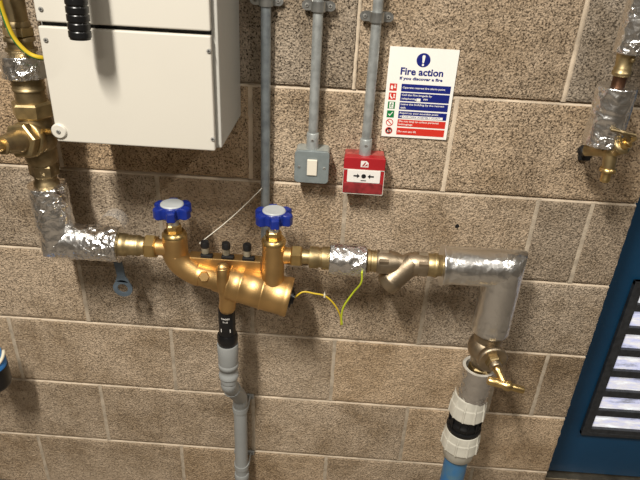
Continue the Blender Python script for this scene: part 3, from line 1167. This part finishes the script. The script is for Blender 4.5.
# spigots
b.turn(rx(156), rx(174), [(0, 8.6), (.3, 8.6), (.7, 10.5), (1, 11)], kB)
b.turn(rx(274), rx(292), [(0, 11), (.4, 10), (.8, 8.4), (1, 8.4)], kB)
# right riser
tR = vz(241, xRw, D + .004)
bR = vz(287, xRw, D + .016)
b.sweep(dense([tR, bR], .004), [11.8 * kB] * len(dense([tR, bR], .004)), 40)
b.ball(bR, 11.8 * kB, 0, (1, 1, 1.2))
# relief neck
nk = at(229, 287, D + .012)
nk2 = at(227, 309, D + .006)
b.sweep(smooth_path([nk, at(228.5, 297, D + .012), nk2], 6), [10.5 * kB] * 4 + [9.2 * kB] * 8 + [8.2 * kB], 32)
body = b.build('valve_body', 'bronze', bp_)
# raised strap around the barrel
b = MB()
P = smooth_path([at(222.5, 268, D + .030), at(223, 276, D + .034), at(223.5, 286, D + .032), at(226, 297, D + .018), nk2], 6)
b.sweep(P, [(6.5 + 1.6 * max(0, (i / len(P) - .5) * 2)) * kB for i in range(len(P))], 28)
b.ball(P[0], 6.5 * kB)
b.build('ridge', 'bronze', bp_)
b = MB()                                              # hex boss cast on the neck of the barrel
hb0 = at(203.5, 275, D + .02)
b.turn(at(204, 276, D + .02), at(204, 277, D + .034), [(0, 6), (.7, 6), (1, 5)], kB, 6, 0, False)
b.build('boss', 'bronze', bp_)
# rail with test cocks behind
rl0, rl1 = at(190, 262, D - .012), at(262, 264, D - .012)
b = MB()
ztr = at(225, 253, D - .025).z
b.box(((rl0.x + rl1.x) / 2, -D + .010, ztr - .020), (rl1.x - rl0.x, .030, .040), 0, .002)
b.box(((rl0.x + rl1.x) / 2 + .01, -D + .012, ztr - .045), (rl1.x - rl0.x - .03, .022, .03))
b.build('test_cock_rail', 'bronze', bp_)
for i, px in enumerate((205.2, 226.2, 247)):
    x_ = at(px, 253, D - .005).x
    tz = ztr - .001
    y_ = -D + .006
    tcb = MB()
    tcb.turn((x_, y_, tz), (x_, y_, tz + .010), [(0, .0085), (.8, .0085), (1, .0065)], seg=20)
    tcb.box((x_ + .004, y_ - .004, tz + .0045), (.028, .013, .009), 0, .002)
    tc_ = lab(tcb.build('test_cock', 'cap_black', bp_), 'small black test cock on the rail')
    MB().turn((x_, y_, tz + .010), (x_, y_, tz + .028), [(0, .0086), (1, .0086)], seg=20).build('sight_tube', 'jubilee', tc_)
    MB().turn((x_, y_, tz + .025), (x_, y_, tz + .039), [(0, .0098), (.7, .0100), (1, .0085)], seg=20).build('cap', 'cap_black', tc_)
# end plug
b = MB()
e0 = axis1
ed = (axis1 - axis0).normalized()
b.turn(e0 - ed * .002 + V((0, .004, -.002)), e0 + ed * .010 + V((0, .004, -.002)), [(0, 11.5), (.6, 11), (.6, 7), (1, 6.5)], kB)
lab(b.build('end_plug', 'gloss_black', bp_), 'black end plug')


def handwheel(parent, x, py_c, dd):
    c = vz(py_c, x, dd)
    R_ = .0425
    h_ = .025
    # stem and gland
    g = MB()
    g.nut(c + V((0, 0, -.053)), c + V((0, 0, -.034)), .0165)
    g.turn(c + V((0, 0, -.064)), c + V((0, 0, -.051)), [(0, .0275), (.5, .0275), (.7, .0235), (1, .0225)])
    g.build('gland_nut', 'brass_new', parent)
    s = MB().turn(c + V((0, 0, -.038)), c + V((0, 0, -.008)), [(0, .0125), (1, .0125)], seg=24)
    lab(s.build('stem_sleeve', 'nut_white', parent), 'white plastic stem sleeve')
    b = MB()
    n = 120
    def rad(a):
        w_ = .5 + .5 * math.cos(6 * a)
        return R_ * (0.70 + 0.30 * min(1, max(0, (w_ - .22) / .5)) ** .7)
    prof = [(-.5, .94), (-.42, 1), (.3, 1), (.45, .96), (.5, .88)]
    rings = []
    for t_, q_ in prof:
        rings.append([V((c.x + rad(2 * PI * k / n + .35) * q_ * math.cos(2 * PI * k / n), c.y + rad(2 * PI * k / n + .35) * q_ * math.sin(2 * PI * k / n), c.z + t_ * h_)) for k in range(n)])
    vs = [p for r in rings for p in r]
    fs = []
    for i in range(len(prof) - 1):
        for k in range(n):
            k2 = (k + 1) % n
            fs.append([i * n + k, i * n + k2, (i + 1) * n + k2, (i + 1) * n + k])
    fs += [list(range(n))[::-1], [(len(prof) - 1) * n + k for k in range(n)]]
    b.add(vs, fs, 0, False)
    b.turn(c + V((0, 0, -.021)), c + V((0, 0, -.008)), [(0, .0145), (.4, .017), (1, .024)], seg=36)
    b.turn(c + V((0, 0, .012)), c + V((0, 0, .014)), [(0, .029), (1, .0275)], seg=48)
    w_ = b.build('handwheel', 'blue', parent)
    for p in w_.data.polygons:
        p.use_smooth = False
    cp = MB().turn(c + V((0, 0, .0138)), c + V((0, 0, .0170)), [(0, .0255), (.6, .0250), (1, .023)], seg=48)
    lab(cp.build('handwheel_cap', 'wheel_cap', w_), 'pale grey round cap in the blue wheel')


handwheel(bp_, xLw, 210, D)
handwheel(bp_, xRw, 216.5, D + .004)

# string
a_, b__ = at(262, 188, .036), at(201, 242, .118)
P = [a_.lerp(b__, i / 16) + V((0, 0, -.006 * math.sin(PI * i / 16))) for i in range(17)]
s_ = MB()
s_.sweep(P + [at(204, 245, .128)], .0010, 8)
s_.ball(b__ + V((0, -.004, -.001)), .0028, 0, seg=10)
tag(s_.build('string', 'string'), 'thin white string stretched from steel conduit to first test cock', 'string')

# ------------------------------------------------------------------ right of the bronze valve
u = thing('union_coupling', 'brass union coupling between bronze valve and small foil band', 'pipe fitting', rx(310))
MB().nut(rx(291), rx(302), 10.8 * k13, phase=.5).build('nut', 'brass_new', u)
b = MB()
b.turn(rx(301), rx(332), [(0, 7.6), (.26, 7.6), (.28, 11.3), (.55, 11.3), (.58, 10.4), (.66, 10.4), (.68, 12), (.9, 12), (1, 11)], k13)
b.build('sleeve', 'brass', u)
o = foil_tube('foil_band', [rx(329.5), rx(366)], 16 * k13, None, .0024, 40, 9)
tag(o, 'short crumpled silver foil band in middle of the brass pipe run', 'pipe insulation')

ys = thing('y_strainer', 'weathered brass Y-shaped strainer between the two foil sections', 'strainer', rx(400))
b = MB()
b.turn(rx(362), rx(378), [(0, 9), (.3, 9), (.32, 12.2), (.5, 12.2), (.52, 10.5), (.62, 11.6), (.72, 10.6), (.82, 11.6), (.95, 10.6), (1, 10.6)], k13)
b.build('end_sleeve', 'brass', ys)
b = MB()
b.turn(rx(426), rx(446), [(0, 10.6), (.1, 11.8), (.35, 11.8), (.38, 12.6), (.55, 12.6), (.6, 11), (1, 11)], k13)
b.build('end_sleeve', 'brass', ys)
b = MB()
b.turn(rx(376), rx(428), [(0, 11), (.04, 12.4), (.26, 12.6), (.40, 11), (.5, 8.6), (.60, 11), (.74, 12.6), (.96, 12.4), (1, 11)], k13, 40)
yb0, yb1 = rx(414) + V((0, -.003, .010)), at(385, 285, D + .008)
b.turn(yb0, yb1, [(0, 10), (.3, 12), (.70, 12.2), (.73, 13), (.79, 13), (.82, 12.5), (.95, 12.5), (1, 11)], k13, 40)
b.build('strainer_body', 'gunmetal', ys)
for a, c in ((378, 388), (417, 427)):
    MB().nut(rx(a), rx(c), 13 * k13, phase=.52, ch=.05).build('hexagon', 'gunmetal', ys)

# ------------------------------------------------------------------ right foil elbow and everything below it
XRp = 1.262
kR = 0.00222
corn = V((XRp, -D, ZR + .004))
o = foil_tube('foil_elbow', [rx(441.5, ZR + .002), corn, vz(330, XRp)], 19.2 * kR, None, .0011, 26, 14, m='foil_smooth', step=.0035, flare=.10)
tag(o, 'large silver foil wrapped elbow at right, turning down to the T-handle stopcock', 'pipe insulation')

kS = 0.0024
st = thing('stopcock', 'dull brass stopcock with T-shaped handle under the right foil elbow', 'valve', vz(372, XRp))
b = MB()
c = vz(347, XRp)
b.ball(c + V((-.003, 0, 0)), 17 * kS, 0, (1, 1, 1.0))
b.turn(vz(330, XRp), vz(345, XRp), [(0, 13), (.4, 14.5), (1, 13)], kS)
b.turn(vz(352, XRp), vz(376, XRp), [(0, 14), (.4, 12.5), (.45, 11), (1, 11)], kS)
b.build('valve_body', 'gunmetal', st)
MB().nut(vz(364, XRp), vz(374, XRp), 12.5 * kS, phase=.3).build('inlet_nut', 'brass', st)
hd = V((.14, -1, -.06)).normalized()
p_ = c + V((.001, 0, 0))
b = MB()
b.turn(p_ + hd * .012, p_ + hd * .048, [(0, 12), (.6, 13.2), (.65, 14.8), (.95, 14.8), (1, 13.5)], kS, 36)
b.build('bonnet', 'gunmetal', st)
MB().nut(p_ + hd * .046, p_ + hd * .060, .0185, phase=.2).build('bonnet_nut', 'brass', st)
b = MB()
b.turn(p_ + hd * .058, p_ + hd * .072, [(0, .014), (.8, .0135), (1, .011)])
b.build('gland_nut', 'gunmetal', st)
hs0 = p_ + hd * .070
hs1 = at(504.5, 385, .232)
b = MB()
b.turn(hs0, hs1, [(0, .009), (.15, .0105), (.3, .008), (1, .008)], seg=24)
b.build('spindle', 'brass_new', st)
b = MB()
ha, hb = at(487.5, 380, .225), at(524, 390.5, .240)
b.turn(ha, hb, [(0, .0085), (.04, .0105), (.22, .0105), (.42, .009), (.48, .0125), (.6, .0125), (.66, .0088), (.68, .0085), (.97, .0085), (1, .007)], seg=28)
b.build('tee_handle', 'brass_new', st)

# insulated sleeve: hollow foil covered tube, tilted slightly with the pipe
s0, s1 = vz(366, XRp - .006), vz(402, XRp - .010)
b = MB()
P = dense([s0, s1], .004)
b.sweep(P, [16.2 * .00247] * len(P), 56, 0, True, False, True, crinkle(.0010, 40, 21))
P2 = dense([s0, s0.lerp(s1, .4)], .004)
b.sweep(P2, [13.0 * .00247] * len(P2), 40, 1, True, False, True)
X_ = V((1, 0, 0))
rim = []
vs, fs = [], []
for k in range(56):
    a = 2 * PI * k / 56
    dr = V((math.cos(a), math.sin(a), 0))
    vs += [s0 + dr * 16.3 * .00247, s0 + dr * 12.9 * .00247 + V((0, 0, -.0005))]
for k in range(56):
    k2 = (k + 1) % 56
    fs.append([2 * k, 2 * k2, 2 * k2 + 1, 2 * k + 1])
b.add(vs, fs, 1)
tag(b.build('foil_sleeve', ['foil', 'foil_edge']), 'pale foil covered sleeve between the stopcock and white pipe coupling', 'pipe insulation')

# compression coupling
kC = 0.00258
cp = thing('compression_coupling', 'white and black plastic compression coupling above the blue pipe', 'pipe coupling', vz(458, XRp - .006))
XC = XRp - .011


def ribbed_nut(name, z0, z1, r0, r1, parent, m):
    b = MB()
    n = 144
    hh = z1 - z0
    prof = [(0, .92), (.06, 1.0), (.55, 1.0), (.6, .97), (.93, .95), (1, .88)]
    rings = []
    for t_, q in prof:
        ring = []
        for k in range(n):
            a = 2 * PI * k / n
            rib = 1 if (k % 14) in (0, 1) and k < 140 and .0 < t_ <= .6 else 0
            r = (r0 + (r1 - r0) * t_) * q + rib * .0024
            ring.append(V((XC + r * math.cos(a), -D + r * math.sin(a), z0 + hh * t_)))
        rings.append(ring)
    vs = [p for r in rings for p in r]
    fs = []
    for i in range(len(prof) - 1):
        for k in range(n):
            k2 = (k + 1) % n
            fs.append([i * n + k, i * n + k2, (i + 1) * n + k2, (i + 1) * n + k])
    fs += [list(range(n))[::-1], [(len(prof) - 1) * n + k for k in range(n)]]
    b.add(vs, fs)
    return b.build(name, m, parent)


zA0, zA1 = vz(412.5, XC).z, vz(392, XC).z
zB0, zB1 = vz(451, XC).z, vz(427, XC).z
n1 = ribbed_nut('upper_nut', zA0, zA1, 18 * kC, 16.4 * kC, cp, 'nut_white')
b = MB()
b.turn((XC, -D, zB1 - .004), (XC, -D, zA0 + .002), [(0, 16.6), (.12, 17.4), (.22, 17.4), (.25, 15.3), (.45, 15.3), (.47, 16.6), (.53, 16.6), (.56, 15), (1, 15)], kC, 48)
for k in range(12):
    a = 2 * PI * k / 12
    b.box((XC + .0405 * math.cos(a), -D + .0405 * math.sin(a), (zB1 + zA0) / 2 + .004), (.006, .003, .026), 0, 0, Matrix.Rotation(a, 3, 'Z'))
lab(b.build('coupling_body', 'gloss_black', cp), 'black middle body of the coupling')
b = MB()
n2 = ribbed_nut('lower_nut', zB0 + .026, zB1 + .002, 19.2 * kC, 18.2 * kC, cp, 'nut_white')
b.turn((XC, -D, zB0 - .012), (XC, -D, zB0 + .030), [(0, 13.8), (.08, 15.4), (.9, 16.4), (1, 16.6)], kC, 48)
b.build('nut_skirt', 'nut_white', cp)
b = MB()
b.turn((XC, -D, .0), (XC, -D, zB0 + .01), [(0, 12.1), (1, 12.1)], kC, 40)
tag(b.build('water_pipe', 'pipe_blue'), 'blue plastic water pipe rising from floor at bottom right', 'pipe')

# ------------------------------------------------------------------ tundish and grey waste pipe
XT = 0.634
kT = 0.00236
td = thing('tundish', 'black plastic tundish under the bronze valve outlet', 'tundish', vz(343, XT))
b = MB()
b.turn(vz(336, XT), vz(309, XT), [(0, 8.6), (.95, 8.6), (1, 8.2)], kT, 40)
b.turn(vz(345, XT), vz(333, XT), [(0, 9.4), (.4, 10.4), (.45, 10.7), (.85, 10.7), (1, 9.6)], kT, 40)
tb = b.build('tundish_body', 'gloss_black', td)
for sx in (-1, 1):                                    # small window slots
    lab(MB().box(vz(326.5, XT) + V((sx * .0105, -.0170, 0)), (.0022, .0012, .009), 0).build('window_slot', 'pc_white', tb), 'pale window slot')
b = MB()
for row_, (tx, w_) in enumerate((('TUNDISH', .021), ('15 x 22', .012))):   # small white print curved round the top
    tmp = MB()
    letters(tmp, tx, 0, 0, w_, .0042, 0, 0, .03)
    zc_ = vz(314.5 + row_ * 3.0, XT).z
    r_ = 8.6 * kT + .0003
    b.add([(XT + r_ * math.sin(p.x / r_), -D - r_ * math.cos(p.x / r_), zc_ + p.z) for p in tmp.v], tmp.f)
lab(b.build('print', 'pc_white', tb), 'small white print')

XG, DG = 0.647, 0.052
wp = thing('waste_pipe', 'grey plastic waste pipe with offset bend below black tundish', 'pipe', (XG, -DG, 0))
b = MB()
b.turn(vz(362, XT), vz(343, XT), [(0, 10.2), (.1, 10.6), (.5, 10.9), (.95, 11.2), (1, 10.8)], kT, 40)
b.turn(vz(378, XT), vz(360, XT), [(0, 9.0), (.12, 9.3), (.14, 10.6), (.32, 10.6), (.36, 9.4), (.62, 9.6), (.64, 10.7), (.86, 10.7), (.9, 9.6), (1, 9.6)], kT, 40)
b.build('socket', 'pipe_grey', wp)
b = MB()
bz = [vz(374, XT), vz(381, XT), V((XT + .001, -D + .006, vz(388, XT).z)), V((XG - .001, -DG - .008, vz(394, XG, DG).z)), vz(401, XG, DG), vz(407, XG, DG)]
P = smooth_path(bz, 8)
b.sweep(P, [9.2 * kT - (9.2 - 8.4) * kT * i / len(P) for i in range(len(P))], 36)
m1_, m2_ = P[17], P[19]
dm = (P[20] - P[17]).normalized()
b.turn(P[18] - dm * .003, P[18] + dm * .003, [(0, 9.3), (.5, 9.9), (1, 9.3)], kT, 36)
b.turn(vz(398, XG, DG), vz(405, XG, DG), [(0, 8.2), (.1, 8.7), (.9, 8.7), (1, 8)], kT, 36)
b.build('offset_bend', 'pipe_grey', wp)
b = MB()
b.turn((XG, -DG, 0), vz(400, XG, DG), [(0, 7.3), (1, 7.3)], .00258, 36)
b.turn(vz(478, XG, DG), vz(472, XG, DG), [(0, 8.0), (.1, 8.5), (.9, 8.5), (1, 8)], .00258, 36)
b.build('pipe', 'pipe_grey', wp)
for py, lb in ((408, 'grey pipe bracket just below the bend of the waste pipe'), (465, 'grey pipe bracket at the bottom edge on the waste pipe')):
    z = vz(py, XG, DG).z
    t = thing('pipe_bracket', lb, 'pipe clip', (XG, -DG, z - .01), 'grey brackets on the waste pipe')
    b = MB()
    w = .0075
    ri_, ro_ = .0185, .0215
    n = 40
    vs, fs = [], []
    for zz_ in (z - w, z + w):
        for r in (ri_, ro_):
            for k in range(n):
                a = 2 * PI * k / n
                vs.append((XG + r * math.cos(a), -DG + r * math.sin(a), zz_))
    for k in range(n):
        k2 = (k + 1) % n
        fs += [[k, k2, n + k2, n + k], [2 * n + k, 2 * n + k2, 3 * n + k2, 3 * n + k], [n + k, n + k2, 3 * n + k2, 3 * n + k], [k, k2, 2 * n + k2, 2 * n + k]]
    b.add(vs, fs)
    b.build('ring', 'pipe_grey', t)
    b = MB()
    b.box((XG, -(DG - ro_) / 2, z), (.014, DG - ro_, .013), 0, .001)
    for sx in (-1, 1):
        b.box((XG + sx * .0205, -DG / 2, z), (.004, DG - .004, .014), 0, .001)
    b.build('standoff', 'pipe_grey', t)
    MB().box((XG, -.003, z), (.062, .006, .016), 0, .002).build('base', 'pipe_grey', t)
    for sx in (-1, 1):
        screw(t, (XG + sx * .026, -.006, z), .003)

# ------------------------------------------------------------------ earth wires
YEL = (0, 1, 2, 3, 4, 13, 14, 15)


def wire(name, pts, r, mats, lb, n=12):
    b = MB()
    P = smooth_path(pts, n)
    b.sweep(P, r, 16, 0, True, True, True, None, 0, lambda k, i: 0 if (k + 9) % 16 in YEL else 1)
    return tag(b.build(name, mats), lb, 'wire')


wire('earth_wire', [at(-25, -60, .21), at(-6, -18, .20), at(4, 15, .19), at(14, 38, .185), at(28, 53, .18), at(42, 58, .17), at(56, 57, .13), at(72, 50, .08)], .0046, ['yellow', 'green'], 'thick green and yellow earth wire curving in front of brass riser')
e1 = wire('earth_wire', [axis1 + V((.010, 0, 0)), at(303, 292, .14), at(314, 293.5, .14), at(325, 296, .14), at(334, 304, .14), at(340, 315, .138), at(341, 325, .136)], .0020, ['yellow', 'yellow'], 'thin golden yellow earth wire from end of bronze valve')
b = MB()
q_ = at(324.5, 295.5, .14)
b.box(q_, (.004, .008, .009), 0, .001)
b.box(q_ + V((0, 0, .005)), (.0015, .002, .010), 0, .0004)
lab(b.build('cable_tie', 'nozzle', e1), 'small white cable tie')
wire('earth_wire', [at(362, 272, .168), at(361, 283, .165), at(353, 293, .15), at(344, 306, .145), at(341.5, 316, .142), at(342, 324.5, .140)], .0023, ['wire_yg', 'wire_yg'], 'thin bright yellow-green earth wire hanging from middle foil band')

# ------------------------------------------------------------------ top right tap with foil
XP = 1.395
kP = 0.00197
o = foil_tube('foil_sleeve', [vz(53, XP + .004), vz(-90, XP + .004)], 14.5 * kP, None, .0013, 34, 31)
tag(o, 'silver foil sleeve at the top right corner, above the brass fitting', 'pipe insulation')
t = thing('pipe_coupling', 'small brass coupling on copper pipe between two foil sleeves at top right', 'pipe fitting', vz(85, XP))
b = MB()
b.turn(vz(95, XP), vz(70, XP), [(0, 6.3), (1, 6.3)], kP)
lab(b.build('pipe', 'copper', t), 'short length of copper pipe')
b = MB()
b.turn(vz(76, XP), vz(50, XP), [(0, 7), (.05, 8.6), (.18, 8.8), (.2, 7.6), (.3, 8.6), (.35, 7.4), (.75, 8.6), (1, 9)], kP)
b.ball(vz(58, XP) + V((.006, -.016, 0)), .0052, 0, seg=16)
b.build('coupling_body', 'brass', t)
o = foil_tube('foil_sleeve', [vz(144, XP), vz(86, XP)], 17.8 * kP, None, .0026, 40, 41, flare=.0)
tag(o, 'fat crumpled silver foil sleeve directly above the brass hose tap', 'pipe insulation')
tp = thing('hose_tap', 'small brass hose tap with T handle below the top right foil sleeve', 'tap', at(607, 178, D))
b = MB()
c = at(611, 151, D + .012)
b.turn(vz(148, XP) + V((-.004, 0, 0)), vz(140, XP), [(0, 7), (1, 8)], kP)
b.turn(at(586, 150, D - .03), c, [(0, 6), (.7, 6), (.75, 7), (1, 7)], kP)
b.ball(c, 8 * kP, 0, (1, 1, 1))
sp0, sp1 = c, c + V((.002, -.006, -.036))
b.turn(sp0, sp1, [(0, 7), (.2, 6.8), (1, 6.2)], kP)
bd = b.build('tap_body', 'brass', tp)
b = MB()
b.turn(sp1 + V((0, 0, .004)), sp1 + V((0, 0, -.026)), [(0, 6.4), (.06, 8), (.28, 8), (.3, 5), (.45, 4.6), (.5, 5.2), (.6, 4.6), (.65, 5.2), (.8, 4.6), (.85, 5.2), (1, 4.4)], kP, 24)
b.build('hose_union', 'brass_new', tp)
hdir = V((.40, -.62, .72)).normalized()
b = MB()
b.turn(c + hdir * .008, c + hdir * .030, [(0, 8.5), (.5, 8.5), (.55, 9.4), (.9, 9.4), (1, 7)], kP)
b.build('bonnet', 'brass', tp)
b = MB().turn(c + hdir * .029, c + hdir * .056, [(0, 6.2), (.35, 6.2), (.36, 4.6), (.5, 5), (.55, 3), (1, 2.6)], kP, 24)
b.build('spindle', 'brass_new', tp)
hc = c + hdir * .056
h0, h1 = at(611, 129.5, -hc.y - .004), at(636, 135.5, -hc.y + .004)
off_ = hc - (h0 + h1) / 2
b = MB()
b.turn(h0, h1, [(0, .0030), (.04, .0036), (.4, .003), (.45, .0046), (.55, .0046), (.6, .003), (.96, .0036), (1, .003)], seg=20)
b.turn(hc - hdir * .01, (h0 + h1) / 2, [(0, .005), (1, .0046)], seg=20)
b.build('tee_handle', 'brass_old', tp)
b = MB()
wp_ = at(585, 152, .012)
b.turn((wp_.x, -.0005, wp_.z), (wp_.x, -.03, wp_.z), [(0, .013), (.3, .013), (.35, .011), (1, .011)], seg=24)
b.box((wp_.x + .004, -.006, wp_.z - .004), (.026, .012, .034), 0, .003)
b.sweep([V((wp_.x, -.02, wp_.z)), at(586, 150, D - .03)], .0085, 20)
tag(b.build('wall_bracket', 'seal'), 'black wall bracket holding the hose tap', 'bracket')
# far right clear tape strip beside the sleeve / bare thin pipe
b = MB()
b.turn((XP + .062, -.0095, 1.37), (XP + .062, -.0095, 3.05), [(0, .009), (1, .009)], seg=24)
tag(b.build('thin_pipe', 'gunmetal'), 'thin dull pipe on the wall at right edge behind the foil sleeves', 'pipe')

# ------------------------------------------------------------------ blue and black nozzle at the left edge
c = at(-8, 372, D)
t = thing('hose_end', 'blue and black pipe end poking in at left edge', 'pipe', c - V((0, 0, .03)))
b = MB()
r_ = .041
zq = lambda py: at(-8, py, D).z
b.turn((c.x, c.y, zq(386)), (c.x, c.y, zq(366)), [(0, r_ * .7), (.1, r_ * .92), (.25, r_), (1, r_)], seg=40)
b.sweep([V((c.x, c.y, zq(372))), V((c.x - .14, c.y, zq(372))), V((c.x - .14, -.001, zq(372)))], .014, 20)
b.build('black_sleeve', 'gloss_black', t)
b = MB()
b.turn((c.x, c.y, zq(366)), (c.x, c.y, zq(353)), [(0, r_ * .97), (.45, r_ * .97), (.5, r_ * .9), (1, r_ * .8)], seg=40)
lab(b.build('blue_band', 'blue_band', t), 'blue ring above the black sleeve')
b = MB()
rr2 = r_ * .93
P = [V((c.x + rr2 * math.cos(a), c.y + rr2 * math.sin(a), zq(363) + .030 * (k / 14) ** 1.5)) for k, a in enumerate([-PI / 2 + PI / 2 * 1.3 * j / 14 for j in range(15)])]
b.sweep(P, .0042, 12)
lab(b.build('cream_strap', 'nozzle', t), 'cream loop around the blue ring')

# ------------------------------------------------------------------ light: two ceiling battens, one added fill and the dim bounce of the room
def lamp(name, loc, target, sx, sy, power, col):
    li = bpy.data.lights.new(name, 'AREA')
    li.shape = 'RECTANGLE'
    li.size, li.size_y = sx, sy
    li.energy = power
    li.color = col
    o = bpy.data.objects.new(name, li)
    COL.objects.link(o)
    o.location = loc
    d = V(target) - V(loc)
    o.rotation_euler = d.to_track_quat('-Z', 'Y').to_euler()
    return o


lamp('ceiling_batten_left', (0.25, -1.62, 2.96), (0.25, -1.62, 0), 0.09, 0.75, 74, (1, .95, .87))
lamp('ceiling_batten_right', (2.3, -1.4, 2.96), (2.3, -1.4, 0), 0.09, 0.75, 18, (1, .95, .87))
lamp('fill_light_back', (0.7, -2.9, 2.96), (0.7, -2.9, 0), 0.7, 0.1, 11, (1, .94, .84))  # unseen fill added behind the camera to brighten the lower wall
RX0, RX1, RY = -1.7, 3.3, -3.4
struct(MB().box(((RX0 + RX1) / 2, RY / 2, 3.1), (RX1 - RX0 + .4, -RY + .6, .1)).build('ceiling', 'ceiling'))
struct(MB().box((RX0 - .05, RY / 2, 1.5), (.1, -RY + .4, 3.1)).build('wall_left', 'room_wall'))
struct(MB().box((RX1 + .05, RY / 2, 1.5), (.1, -RY + .4, 3.1)).build('wall_side', 'room_wall'))
struct(MB().box(((RX0 + RX1) / 2, RY - .05, 1.5), (RX1 - RX0 + .2, .1, 3.1)).build('wall_front', 'room_wall'))
w = bpy.data.worlds.new('outside')
SC.world = w
w.use_nodes = True
bg = w.node_tree.nodes['Background']
bg.inputs[0].default_value = (0.8, 0.85, 0.95, 1)
bg.inputs[1].default_value = 0.3
for o in bpy.data.objects:
    if '_org' in o:
        del o['_org']
